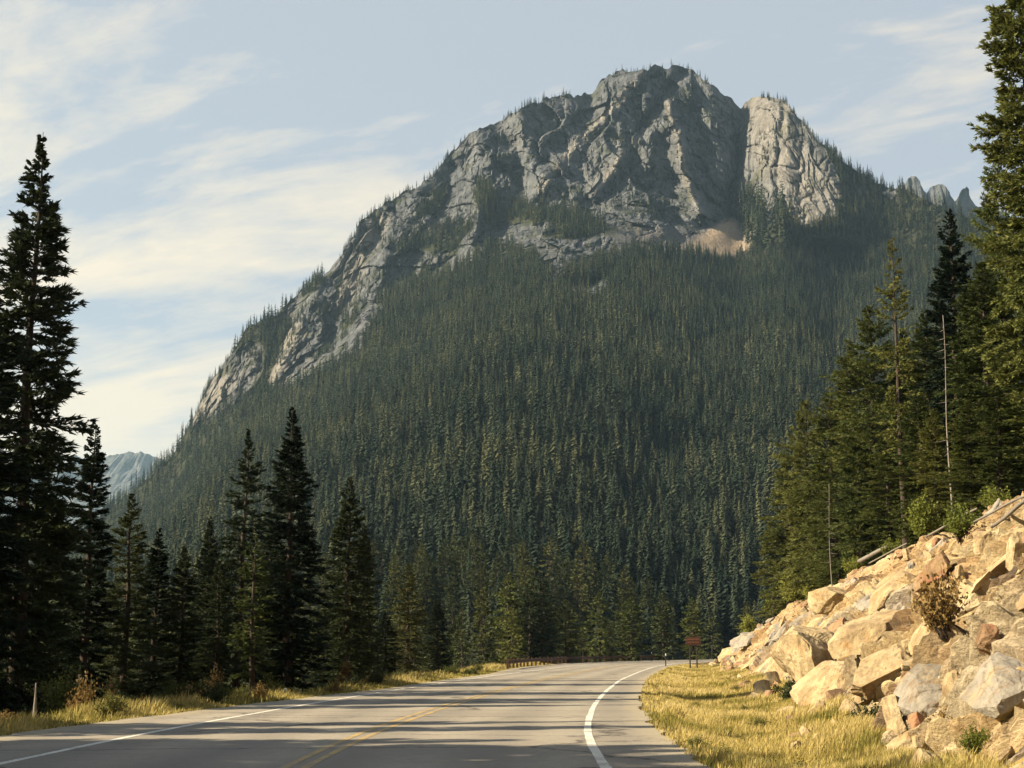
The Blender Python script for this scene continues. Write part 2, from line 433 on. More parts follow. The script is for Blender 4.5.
# ------------------------------------------------------------------ ground
gx = np.concatenate([np.linspace(-150, -30, 61), np.linspace(-29, 40, 280), np.linspace(41, 160, 80)])
gy = np.concatenate([np.linspace(-60, 8, 30), np.linspace(9, 120, 260), np.linspace(121.5, 300, 100)])
X, Y = np.meshgrid(gx, gy)
Z = gz(X, Y)
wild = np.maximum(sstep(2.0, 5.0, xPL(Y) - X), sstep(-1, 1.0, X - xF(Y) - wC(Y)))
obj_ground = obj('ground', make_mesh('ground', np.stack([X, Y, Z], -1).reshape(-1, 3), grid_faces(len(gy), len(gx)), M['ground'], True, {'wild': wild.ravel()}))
tag(obj_ground, None, kind='structure')
FG = 9000.0
far = np.array([[-FG, -2500, -14], [FG, -2500, -14], [FG, 9000, -14], [-FG, 9000, -14.0]])
tag(obj('valley_ground', make_mesh('valley_ground', far, np.array([[0, 1, 2, 3]]), M['far_ground'])), None, kind='structure')

# ------------------------------------------------------------------ road and markings
ry = np.concatenate([np.arange(-35, 120, 0.5), np.arange(120, 262, 1.0)])
def strip(off_l, off_r, z, n, wob=0.0, ys=ry):
    l, r = off_l(ys), off_r(ys)
    if wob:
        l = l + wob * vnoise(np.stack([ys * 0.9, 0 * ys, 0 * ys], -1), 21) + wob * .6 * vnoise(np.stack([ys * 3.1, 0 * ys, 0 * ys], -1), 22)
        r = r + wob * vnoise(np.stack([ys * 0.9, 0 * ys + 9, 0 * ys], -1), 23) + wob * .6 * vnoise(np.stack([ys * 3.1, 0 * ys + 9, 0 * ys], -1), 24)
    t = np.linspace(0, 1, n)
    XX = l[:, None] + (r - l)[:, None] * t[None]
    YY = np.repeat(ys[:, None], n, 1)
    return np.stack([XX, YY, np.full_like(XX, z)], -1)
rp = strip(xPL, xPR, 0.0, 41, 0.12)
edge = np.maximum(sstep(1.0, 0.0, rp[..., 0] - rp[:, :1, 0]), sstep(0.6, 0.0, rp[:, -1:, 0] - rp[..., 0]))
lat = rp[..., 0] - xR(rp[..., 1])
sk = np.concatenate([rp[:, :1] - [0, 0, 0.35], rp, rp[:, -1:] - [0, 0, 0.35]], 1)
pad = lambda a: np.concatenate([a[:, :1], a, a[:, -1:]], 1).ravel()
road = obj('road', make_mesh('road', sk.reshape(-1, 3), grid_faces(len(ry), 43), M['asphalt'], False, {'edge': pad(edge), 'lat': pad(lat)}))
tag(road, None, kind='structure')
def line(name, o0, w, mat):
    s = strip(lambda y: xR(y) + o0 - w / 2, lambda y: xR(y) + o0 + w / 2, 0.004, 2, 0.008)
    return obj(name, make_mesh(name, s.reshape(-1, 3), grid_faces(len(ry), 2), mat), road)
line('edge_line', 0.0, 0.13, M['white_paint'])
line('edge_line', -7.25, 0.13, M['white_paint'])
line('centre_line', -3.62 + 0.12, 0.11, M['yellow_paint'])
line('centre_line', -3.62 - 0.12, 0.11, M['yellow_paint'])

# ------------------------------------------------------------------ mountain
SK = np.array([(-80, 650), (-40, 620), (0, 590), (60, 545), (95, 522), (130, 492), (150, 476), (172, 456), (188, 428), (194, 416), (203, 396), (215, 373), (236, 346), (250, 324), (275, 315), (300, 292), (330, 268), (345, 247), (357, 227),
    (375, 208), (395, 198), (420, 184), (437, 169), (455, 151), (475, 130), (495, 124), (520, 109), (545, 99), (580, 95), (592, 94), (600, 82), (610, 75), (622, 71), (640, 70), (652, 67), (665, 66), (680, 67), (690, 70), (705, 81), (720, 92),
    (735, 102), (741, 109), (745, 104), (752, 98), (770, 96), (782, 99), (790, 107), (797, 115), (808, 127), (820, 142), (840, 159), (860, 173), (885, 187), (905, 190), (940, 206), (965, 217), (1000, 233), (1040, 252), (1100, 285), (1160, 330)], float)
MU = np.arange(-80, 1160.1, 1.3)
def skyline(u):
    s = np.interp(u, SK[:, 0], SK[:, 1])
    r = sstep(185, 215, u) * sstep(870, 820, u)
    n = 2.2 * vnoise(np.stack([u / 9, 0 * u, 0 * u], -1), 41) + 1.6 * vnoise(np.stack([u / 3.5, 0 * u, 0 * u], -1), 42)
    return s + n * (0.35 + 0.65 * r)
def sky_depth(u): return np.interp(u, [-80, 80, 190, 300, 450, 600, 690, 740, 770, 850, 920, 1000, 1160], [1120, 1230, 1320, 1370, 1440, 1490, 1510, 1520, 1500, 1490, 1440, 1380, 1260])
def base_depth(u): return np.interp(u, [-80, 560, 690, 1160], [225, 232, 330, 380])
GT = np.array([0, .05, .15, .28, .42, .57, .70, .80, .94, 1.0]); GD = np.array([0, .025, .095, .20, .34, .55, .78, .90, .97, 1.0])
def depth(u, v):
    S = np.interp(u, MU, SKY_S)
    S = np.where(u > 780, S + (np.minimum(S, 150) - S) * sstep(800, 870, u), S)
    t = np.clip((668 - v) / (668 - S), 0, 1)
    return base_depth(u) + (sky_depth(u) - base_depth(u)) * np.interp(t, GT, GD)
SKY_U = skyline(MU)
k_ = np.hanning(25); SKY_S = np.convolve(np.pad(np.interp(MU, SK[:, 0], SK[:, 1]), 12, mode='edge'), k_ / k_.sum(), mode='valid')
NR = 470
T = np.concatenate([np.linspace(0, 0.45, 90, endpoint=False), np.linspace(0.45, 1, NR - 90)])
U = np.repeat(MU[None], NR, 0); V = 668 + (SKY_U[None] - 668) * T[:, None]
D = depth(U, V)
pw = P(U, V, D).reshape(-1, 3)
uw = (U.ravel() + 7 * fbm(pw / 60, 3, 51)); vw = (V.ravel() + 7 * fbm(pw / 60 + 9, 3, 52))
ROCKS = [
    [(446, 176), (452, 150), (475, 122), (520, 100), (585, 85), (620, 60), (670, 56), (710, 72), (745, 92), (775, 85), (800, 105), (815, 130), (826, 150), (840, 180), (840, 214), (806, 228), (780, 218), (762, 232), (750, 250), (690, 252),
     (640, 240), (605, 224), (560, 210), (525, 205), (500, 214), (492, 190), (470, 172)],
    [(188, 424), (200, 390), (224, 352), (250, 344), (262, 350), (258, 372), (236, 406), (205, 424)],
    [(258, 388), (284, 346), (306, 300), (330, 262), (345, 238), (357, 215), (388, 200), (412, 196), (440, 190), (420, 232), (392, 262), (380, 290), (386, 312), (360, 350), (322, 380), (292, 388)],
    [(456, 268), (464, 240), (480, 222), (492, 230), (486, 250), (470, 268)],
    [(430, 176), (452, 160), (474, 176), (470, 205), (446, 232), (424, 244), (420, 210)],
    [(540, 266), (562, 252), (580, 262), (574, 280), (552, 290)], [(588, 250), (616, 244), (634, 256), (604, 266)],
    [(340, 300), (392, 262), (420, 250), (440, 262), (404, 286), (372, 310)], [(514, 236), (548, 220), (556, 228), (524, 246)],
    [(880, 193), (890, 186), (902, 190), (900, 204), (884, 206)], [(356, 428), (364, 424), (366, 434), (358, 438)], [(337, 377), (346, 372), (346, 382)]]
rock = np.zeros(len(pw), bool)
for k, pol in enumerate(ROCKS): rock |= inside(pol, uw, vw)
flank = inside([(190, 430), (330, 255), (450, 150), (520, 200), (640, 250), (600, 300), (480, 290), (380, 360), (250, 400)], U.ravel(), V.ravel())
patchy = fbm(pw / np.array([55, 55, 80]), 4, 55)
rock |= flank & (patchy > 0.16)
rock |= (patchy > 0.60) & (V.ravel() < 420)
veg = (fbm(pw / 40 + 3, 4, 57) > 0.50) & (U.ravel() < 520)
rock &= ~veg
rockf = rock.reshape(U.shape).astype(float)
for _ in range(2):
    rockf[1:-1, 1:-1] = (rockf[1:-1, 1:-1] * 2 + rockf[:-2, 1:-1] + rockf[2:, 1:-1] + rockf[1:-1, :-2] + rockf[1:-1, 2:]) / 6
# ribs (towards the viewer, negative) and gullies (away), traced on the real faces: line, half width in px, metres
FEAT = [([(642, 72), (618, 96), (591, 128), (571, 150), (551, 170), (530, 196)], 9, -34), ([(592, 92), (588, 120), (570, 146), (548, 160)], 10, 30),
        ([(634, 143), (614, 168), (594, 192)], 6, -26), ([(640, 150), (622, 178), (604, 204)], 8, 22), ([(668, 104), (676, 130), (682, 156), (690, 185), (702, 212)], 7, -36), ([(662, 140), (668, 180), (676, 215)], 8, 24),
        ([(744, 104), (738, 150), (732, 190), (728, 222)], 5, 42), ([(681, 74), (664, 98), (646, 122), (630, 150)], 6, 30), 
        ([(520, 108), (532, 150), (545, 176)], 8, -24), ([(478, 130), (488, 160), (500, 190)], 9, -24), ([(500, 122), (512, 150), (522, 190)], 7, 20), ([(800, 118), (800, 170), (796, 220)], 5, 9), ([(784, 110), (779, 160), (775, 222)], 2.5, 9), ([(752, 120), (752, 170), (748, 220)], 2.2, 12),
        ([(820, 145), (830, 185), (832, 220)], 8, -6), ([(710, 85), (716, 130), (722, 180)], 9, -20),
        ([(300, 292), (282, 340), (262, 384), (240, 416)], 7, 34), ([(318, 280), (296, 330), (272, 378)], 7, -34), ([(238, 346), (222, 380), (200, 420)], 8, -24),
        ([(357, 226), (340, 260), (318, 300), (300, 340)], 8, -22), ([(380, 230), (352, 290), (330, 340)], 7, 24), ([(420, 190), (392, 250), (356, 320)], 9, -20), ([(455, 168), (440, 215), (410, 270)], 9, 24), ([(480, 200), (474, 240), (455, 290)], 9, -26), ([(520, 200), (500, 240), (480, 300)], 12, 24),
        ([(570, 230), (520, 330), (470, 450)], 45, -50), ([(700, 270), (680, 400), (640, 520)], 60, 80), ([(860, 210), (850, 330), (830, 450)], 60, -22), ([(330, 380), (300, 470), (260, 560)], 40, -18)]
off = np.zeros(U.shape); broad = np.zeros(U.shape)
uf, vf = uw.reshape(U.shape) * .5 + U * .5, vw.reshape(U.shape) * .5 + V * .5
for ln, wd, amp in FEAT:
    d, _ = polydist(ln, uf, vf)
    off += 0.62 * amp * np.exp(-(d / wd) ** 2 / 1.2)
    if wd >= 40: broad += 0.62 * amp * np.exp(-(d / wd) ** 2 / 1.2)
pn = pw * np.array([1, 1, 0.45])
off += -0.75 * np.clip(uf - 736, 0, 92) * sstep(890, 826, uf) * sstep(92, 108, V) * sstep(256, 236, V)
crag = 20 * fbm(pn / 95, 4, 61, 0.5, True).reshape(U.shape) + 14 * fbm(pn / 30, 4, 62, 0.55, True).reshape(U.shape) + 5.5 * fbm(pn / 9, 3, 63, 0.6).reshape(U.shape)
f1, f2, rr, oa, ob = voronoi2(pw[:, 0] / 26 + 0.6 * vnoise(pw / 30, 64), pw[:, 2] / 60 + 0.6 * vnoise(pw / 30, 65), 66)
slab = ((rr[0] - 0.5) * 14 + (rr[1] - 0.5) * 22 * oa + 5 * np.exp(-(f2 - f1) / 0.05)).reshape(U.shape)
taper = sstep(1.0, 0.965, T)[:, None] * 0.9 + 0.1
def facets(sx, sz, seed, h, tl, warp):
    f1, f2, rr, oa, ob = voronoi2(pw[:, 0] / sx + .5 * vnoise(pw / warp, seed + 9), pw[:, 2] / sz + .22 * pw[:, 0] / sx + .5 * vnoise(pw / warp + 5, seed + 8), seed)
    return ((rr[0] - .5) * h + (rr[1] - .5) * tl * oa + (rr[2] - .5) * tl * .7 * ob + .25 * h * np.exp(-(f2 - f1) / .06)).reshape(U.shape)
wq = vnoise(pw / 30, 342)
crag = .26 * crag + facets(38, 80, 301, 15, 36, 40) + facets(14, 34, 311, 6.5, 16, 15) + facets(5.5, 12, 321, 3.2, 9, 7) + 3.5 * fbm(pw / np.array([11, 22, 85.]) + .6 * np.stack([wq, 0 * wq, 0 * wq], -1), 3, 341, .6, True).reshape(U.shape)
tower = sstep(738, 748, uf) * sstep(842, 826, uf) * sstep(96, 116, V) * sstep(250, 225, V)
crag = crag * (1 - .68 * tower); slab = slab * (1 - .7 * tower)
ff1, ff2, _, _, _ = voronoi2(pw[:, 0] / 20 + .5 * vnoise(pw / 25, 331), pw[:, 2] / 75 + .4 * vnoise(pw / 25, 332), 333)
crag = crag + (tower.ravel() * 7 * np.exp(-(ff2 - ff1) / .05)).reshape(U.shape)
off += (crag + slab * .5) * rockf * taper
lown = 16 * fbm(pw / 220, 3, 68).reshape(U.shape) * sstep(.02, .2, T)[:, None]
off += lown; broad += lown
TALUS = [(731, 219), (722, 228), (700, 244), (676, 253), (720, 253), (756, 252), (744, 236)]
SCREE = [(606, 222), (650, 232), (690, 226), (716, 214), (732, 218), (722, 236), (690, 254), (640, 244)]
uw2, vw2 = U.ravel() + (uw - U.ravel()) * .8, V.ravel() + (vw - V.ravel()) * .6 + 3 * vnoise(pw / 12, 77)
jag = 2.5 * fbm(pw / 18, 3, 78).reshape(U.shape)
fc0 = 729 - (V - 219) * .42 + jag; fw0 = 5 + np.clip(V - 219, 0, 60) * .95
tals = np.exp(-((U - fc0) / fw0) ** 4) * sstep(215, 224, V + jag) * sstep(259, 250, V + 1.5 * jag)
scrs = np.exp(-((U - 668) / 54) ** 4) * sstep(222, 236, V + 2 * jag) * sstep(257, 246, V + 2 * jag) * (1 - tals)
tal = tals > .35; scr = (scrs > .4) & ~tal
fc = 729 - (V - 219) * .42; fw_ = 7 + np.clip(V - 219, 0, 60) * 1.0; fv = sstep(212, 232, V) * sstep(276, 254, V)
tm = np.exp(-((U - fc) / (fw_ * 1.5)) ** 4) * fv; tm2 = np.exp(-((U - 660) / 52) ** 4) * sstep(222, 234, V) * sstep(272, 252, V)
off = off + (broad - off) * np.maximum(tm, .6 * tm2) - 14 * np.exp(-((U - fc) / fw_) ** 2) * fv
pale = np.maximum.reduce([np.exp(-(polydist(l, uf, vf)[0] / w_) ** 2) for l, w_ in (  # mask of the lit edges and faces, where sunlight is put into the colour
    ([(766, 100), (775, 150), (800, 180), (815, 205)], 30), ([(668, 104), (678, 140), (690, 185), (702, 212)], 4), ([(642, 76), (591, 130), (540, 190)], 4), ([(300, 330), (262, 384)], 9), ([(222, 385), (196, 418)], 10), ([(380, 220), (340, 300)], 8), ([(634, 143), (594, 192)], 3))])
D2 = np.maximum(D + off, 200)
MP = P(U, V, D2)
back = []
for k in range(1, 13):
    b = MP[-1].copy(); s = k / 12.0
    b[:, 1] += 700 * s ** 1.1 + 8 * k; b[:, 0] *= 1 + 0.25 * s
    b[:, 2] = b[:, 2] * (1 - s) ** 0.9 - 14 * s + 10 * vnoise(b / 70, 70) * math.sin(math.pi * s)
    back.append(b)
front = MP[0].copy(); front[:, 2] = -16; front[:, 1] -= 25
allp = np.concatenate([front[None], MP, np.stack(back)], 0)
padA = lambda a, r=0.0: np.concatenate([np.full((1, a.shape[1]), 0.0), a, np.repeat(a[-1:], 12, 0)], 0).ravel()
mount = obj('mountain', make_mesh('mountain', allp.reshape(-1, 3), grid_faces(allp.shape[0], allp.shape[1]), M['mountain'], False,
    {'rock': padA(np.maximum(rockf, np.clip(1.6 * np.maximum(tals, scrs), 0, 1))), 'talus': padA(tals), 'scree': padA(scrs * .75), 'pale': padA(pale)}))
tag(mount, None, kind='structure')

# far ridges: rock massifs with their own distance, height and depth
def massif(name, prof, Yc, width, seed, ampl):
    prof = np.array(prof, float)
    us = np.linspace(prof[0, 0], prof[-1, 0], 220); vs = np.interp(us, prof[:, 0], prof[:, 1])
    k = np.linspace(-1, 1, 61)
    R = P(us, vs, Yc)
    R[:, 2] += ampl * 0.5 * fbm(np.stack([us / 8, 0 * us, 0 * us], -1), 4, seed, .6, True)
    pts = np.repeat(R[None], len(k), 0)
    pts[..., 1] += k[:, None] * width
    z0 = -20.0
    pts[..., 2] = z0 + (R[None, :, 2] - z0) * (1 - np.abs(k[:, None]) ** 0.85)
    n = fbm(pts / np.array([50, 50, 90]), 4, seed + 5, .55, True)
    pts[..., 1] += n * ampl * 3.0 * (1 - np.abs(k[:, None]))
    pts[..., 2] += n * ampl * 0.5 * np.sin(np.abs(k[:, None]) * math.pi)
    one = np.ones(pts.shape[:2]).ravel()
    o = obj(name, make_mesh(name, pts.reshape(-1, 3), grid_faces(len(k), len(us)), M['mountain'], False, {'rock': one, 'pale': one * 0.0, 'talus': one * 0, 'scree': one * 0}))
    return tag(o, None, kind='structure')
massif('distant_mountain', [(-160, 520), (-60, 490), (0, 470), (40, 465), (60, 462), (75, 456), (88, 462), (105, 457), (125, 452), (140, 452), (152, 456), (175, 466), (230, 500), (330, 600)], 5200, 1500, 81, 16)
massif('distant_mountain', [(860, 220), (890, 200), (900, 192), (905, 187), (909, 178), (912, 175), (915, 172), (920, 174), (923, 181), (926, 188), (930, 191), (933, 186), (938, 185), (943, 182), (947, 188), (951, 193), (955, 202), (958, 198), (960, 191), (965, 189), (968, 186), (973, 192), (982, 201), (1000, 208), (1040, 225), (1110, 280)], 2500, 260, 91, 12)

# ------------------------------------------------------------------ conifers
def norm(a): return a / (np.linalg.norm(a, axis=-1, keepdims=True) + 1e-9)

def conifer(H, R, seed, whorls=45, per=6, twigs=10, leaves=7, leaf=0.17, lw=0.05, clear=0.06, power=0.75, droop=0.25, gap=0.12, lobes=0.25, fac=1.45, top=None, tilt=0.0, limb_r=0.012):
    """Returns (leaf verts, leaf tris, MB with trunk and limbs)."""
    r = np.random.default_rng(seed)
    z = H * (clear + (0.978 - clear) * np.linspace(0, 1, whorls) ** 0.92)
    zb = np.repeat(z, per) + r.normal(0, H / whorls * 0.35, whorls * per)
    az = r.uniform(0, 2 * math.pi, len(zb))
    keep = r.random(len(zb)) > gap
    zb, az = np.clip(zb[keep], clear * H * .8, H * 0.985), az[keep]
    rel = (H - zb) / H
    prof = np.minimum(1, fac * rel ** power) * (1 - 0.35 * sstep(0.72, 1.0, rel))
    if top is not None: prof = prof * np.where(rel < top[0], top[1], 1.0)
    lob = 1 + lobes * vnoise(np.stack([np.cos(az) * 1.3, np.sin(az) * 1.3, zb * 0.75 + seed], -1), seed)
    L = R * prof * lob * r.uniform(0.62, 1.15, len(zb)) + 0.03
    ang = np.radians(np.interp(rel, [0, .1, .35, .8, 1], [58, 38, 8, -14, -20])) + r.normal(0, 0.12, len(zb))
    hd = np.stack([np.cos(az), np.sin(az), 0 * az], -1); pd = np.stack([-np.sin(az), np.cos(az), 0 * az], -1)
    lean = np.array([tilt, 0, 0])
    def axis(i, t):
        Lt = L[i] * t
        p = hd[i] * (Lt * np.cos(ang[i]))[..., None]
        p[..., 2] = zb[i] + Lt * np.sin(ang[i]) - droop * L[i] * t * t * np.minimum(1, rel[i] * 2) + 0.20 * L[i] * t ** 3.5
        return p + lean * (zb[i] / H)[..., None] * H
    nb = len(zb)
    nt_ = np.maximum(3, (twigs * (0.35 + 0.8 * L / (R + .01))).astype(int))
    bi = np.repeat(np.arange(nb), nt_)
    t = r.uniform(0.06, 1.0, len(bi)) ** 0.8
    side = np.where(r.random(len(bi)) < 0.5, -1.0, 1.0)
    beta = r.uniform(0.55, 1.15, len(bi))
    beta = np.where(r.random(len(bi)) < .2, r.uniform(0, .4, len(bi)), beta)
    td = hd[bi] * np.cos(beta)[:, None] + pd[bi] * (side * np.sin(beta))[:, None]
    td[:, 2] += np.sin(ang[bi]) * .6 + r.normal(0.0, 0.16, len(bi))
    td = norm(td)
    tl = L[bi] * 0.34 * (1.15 - t) + leaf * 0.8 * np.clip(rel[bi] * 5, .15, 1)
    base = axis(bi, t)
    li = np.repeat(np.arange(len(bi)), leaves)
    q = r.uniform(0.0, 1.0, len(li))
    lb = base[li] + td[li] * (tl[li] * q)[:, None]
    lb[:, 2] -= 0.10 * tl[li] * q * q
    ld = norm(td[li] * 0.8 + norm(r.normal(0, 1, (len(li), 3))) * np.array([0.75, 0.75, 0.55]) + hd[bi[li]] * .25)
    wv = norm(np.cross(ld, r.normal(0, 1, (len(li), 3)) * np.array([.5, .5, 1.0])))
    ll = leaf * r.uniform(0.6, 1.25, len(li)) * np.clip(rel[bi[li]] * 5, .4, 1); w = lw * r.uniform(0.7, 1.3, len(li))
    a = lb - wv * (w / 2)[:, None]; b = lb + wv * (w / 2)[:, None] + ld * (ll * .15)[:, None]; c = lb + ld * ll[:, None]
    v = np.stack([a, b, c], 1).reshape(-1, 3)
    f = np.arange(len(v)).reshape(-1, 3)
    mb = MB()
    zs = np.linspace(-0.4, H, 16); tr = np.maximum(0.006, (0.011 * H + .03) * (1 - zs / H) ** 0.85 * np.where(zs < 0.2, 1.35, 1))
    mb.tube(np.stack([lean[0] * zs + 0.04 * np.sin(zs * 0.9 + seed), 0.04 * np.cos(zs * 0.7 + seed), zs], 1), tr, 8)
    if limb_r:
        for i in range(0, nb):
            if L[i] < 0.3: continue
            tt = np.linspace(0, 0.92, 4); ii = np.full(4, i)
            mb.tube(axis(ii, tt), limb_r * (1.1 - tt) * (0.6 + L[i] / R), 3, False)
    return v, f, mb

class Kind:
    """One growth form: crown and trunk meshes that its trees share."""
    def __init__(s, name, mat, H, bark='bark', **kw):
        v, f, mb = conifer(H, **kw)
        s.name, s.H = name, H
        s.crown = make_mesh('crown', v, f, M[mat]); s.trunk = mb.mesh('trunk', M[bark], True)
        s.proto = None; s.rad = float(np.percentile(np.hypot(v[:, 0], v[:, 1]), 92))
    def plant(s, loc, h, wide=1.0, label='', group=None, rot=None, lean=(0, 0), cat='conifer tree'):
        k = h / s.H
        t = thing(s.name, label, cat, loc, random.uniform(0, 6.28) if rot is None else rot, (k * wide, k * wide, k), group)
        t.rotation_euler[0], t.rotation_euler[1] = lean
        if s.proto is None: s.proto = [obj('trunk', s.trunk, t), obj('crown', s.crown, t)]
        else:
            for p in s.proto: copy_part(p, t)
        return t

def big(name, mat, seed, H=13.0, R=1.35, **kw):
    a = dict(R=R, seed=seed, whorls=58, per=7, twigs=15, leaves=14, leaf=0.165, lw=0.055); a.update(kw)
    return Kind(name, mat, H, **a)
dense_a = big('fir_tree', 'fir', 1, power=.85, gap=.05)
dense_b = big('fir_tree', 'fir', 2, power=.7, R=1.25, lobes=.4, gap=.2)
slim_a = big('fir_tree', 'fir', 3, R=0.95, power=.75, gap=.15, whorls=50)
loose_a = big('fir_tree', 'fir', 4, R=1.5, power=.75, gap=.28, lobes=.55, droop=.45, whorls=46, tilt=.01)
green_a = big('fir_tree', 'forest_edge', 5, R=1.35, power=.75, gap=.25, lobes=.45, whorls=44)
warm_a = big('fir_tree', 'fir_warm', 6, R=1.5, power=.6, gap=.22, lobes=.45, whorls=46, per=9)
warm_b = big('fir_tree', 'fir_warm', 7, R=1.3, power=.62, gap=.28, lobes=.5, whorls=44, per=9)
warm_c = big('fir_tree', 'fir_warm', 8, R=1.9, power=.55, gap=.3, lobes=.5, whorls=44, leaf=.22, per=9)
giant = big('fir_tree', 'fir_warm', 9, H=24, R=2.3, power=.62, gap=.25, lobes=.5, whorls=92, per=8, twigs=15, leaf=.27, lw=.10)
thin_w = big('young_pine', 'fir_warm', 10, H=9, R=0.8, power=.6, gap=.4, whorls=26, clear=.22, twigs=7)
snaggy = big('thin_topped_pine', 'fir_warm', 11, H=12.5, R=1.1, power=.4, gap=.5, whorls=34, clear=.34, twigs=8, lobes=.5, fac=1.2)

def at(u, Y, dz=0.0):
    x = (u - CX) / F * Y * 1.0 / (CP - 0) * 1.0
    x = float(P(u, 680, Y)[0]); return (x, Y, float(gz(np.array(x), np.array(float(Y)))) + dz)

def plant_px(kind, u, vtop, Y, rpx, label, group=None, lean=(0, 0), utop=None):
    """A tree whose foot stands on the ground at depth Y and whose tip reaches the height seen in the photograph."""
    ztop = float(P(u, vtop, Y)[2]); loc = at(u, Y); h = ztop - loc[2]
    wide = (rpx / F * Y) / (kind.rad * h / kind.H)
    return kind.plant(loc, h, float(np.clip(wide, 0.4, 2.2)), label, group, lean=lean)

GL = 'conifers along the left side of the road'
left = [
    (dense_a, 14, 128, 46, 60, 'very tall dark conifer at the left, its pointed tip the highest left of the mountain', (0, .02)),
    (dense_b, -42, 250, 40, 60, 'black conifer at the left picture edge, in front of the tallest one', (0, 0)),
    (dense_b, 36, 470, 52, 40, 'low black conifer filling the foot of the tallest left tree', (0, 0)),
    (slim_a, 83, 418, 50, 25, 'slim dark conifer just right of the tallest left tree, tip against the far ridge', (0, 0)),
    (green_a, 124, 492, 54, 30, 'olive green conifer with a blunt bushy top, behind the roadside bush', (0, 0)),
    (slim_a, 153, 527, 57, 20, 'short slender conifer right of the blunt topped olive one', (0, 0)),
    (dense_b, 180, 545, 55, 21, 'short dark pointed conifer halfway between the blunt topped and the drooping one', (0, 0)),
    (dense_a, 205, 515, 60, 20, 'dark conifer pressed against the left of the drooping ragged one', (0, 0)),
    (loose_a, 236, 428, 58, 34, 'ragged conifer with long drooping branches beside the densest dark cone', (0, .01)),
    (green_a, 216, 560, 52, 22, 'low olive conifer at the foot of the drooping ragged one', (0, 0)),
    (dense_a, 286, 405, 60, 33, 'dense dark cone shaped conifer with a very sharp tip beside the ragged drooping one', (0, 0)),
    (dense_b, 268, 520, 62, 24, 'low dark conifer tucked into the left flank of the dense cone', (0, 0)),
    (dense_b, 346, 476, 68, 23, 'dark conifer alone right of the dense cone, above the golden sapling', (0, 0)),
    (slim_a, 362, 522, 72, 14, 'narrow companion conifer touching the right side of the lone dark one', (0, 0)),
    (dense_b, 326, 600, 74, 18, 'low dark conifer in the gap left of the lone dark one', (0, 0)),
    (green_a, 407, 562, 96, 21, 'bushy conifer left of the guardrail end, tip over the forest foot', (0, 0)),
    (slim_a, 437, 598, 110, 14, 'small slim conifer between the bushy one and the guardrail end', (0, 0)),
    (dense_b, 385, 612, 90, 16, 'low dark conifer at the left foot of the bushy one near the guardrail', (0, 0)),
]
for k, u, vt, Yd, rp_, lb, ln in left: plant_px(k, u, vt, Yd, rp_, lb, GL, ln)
plant_px(thin_w, 251, 535, 50, 20, 'young pale green pine with a bare lower stem in front of the dark conifers', GL)

# trees just outside the frame on the left: their shadows cross the road
GO = 'conifers left of the picture edge'
for k, x, y, h in [(dense_a, -19.5, 11.5, 15), (dense_b, -21, 14, 15), (dense_a, -22.5, 16.4, 16), (dense_b, -14, 18.1, 11), (dense_a, -14.5, 10, 12), (dense_b, -16, 12.2, 13.5), (dense_a, -17.5, 14.3, 14), (dense_b, -15, 16.4, 13), (dense_a, -18, 18.2, 14.5), (dense_b, -20, 19.8, 14), (dense_b, -13.5, 8, 12), (dense_a, -16, 4, 14), (slim_a, -19, 23.6, 16), (slim_a, -22, 25.2, 17), (slim_a, -19, 34.6, 15.5), (slim_a, -21, 36.6, 17), (dense_b, -20, 39, 12), (slim_a, -27, 42, 15)]:
    k.plant((x, y, float(gz(np.array(x), np.array(float(y))))), h, 1.1 if y > 20.5 else 1.6, 'dark conifer outside the left picture edge, shading the road', GO)

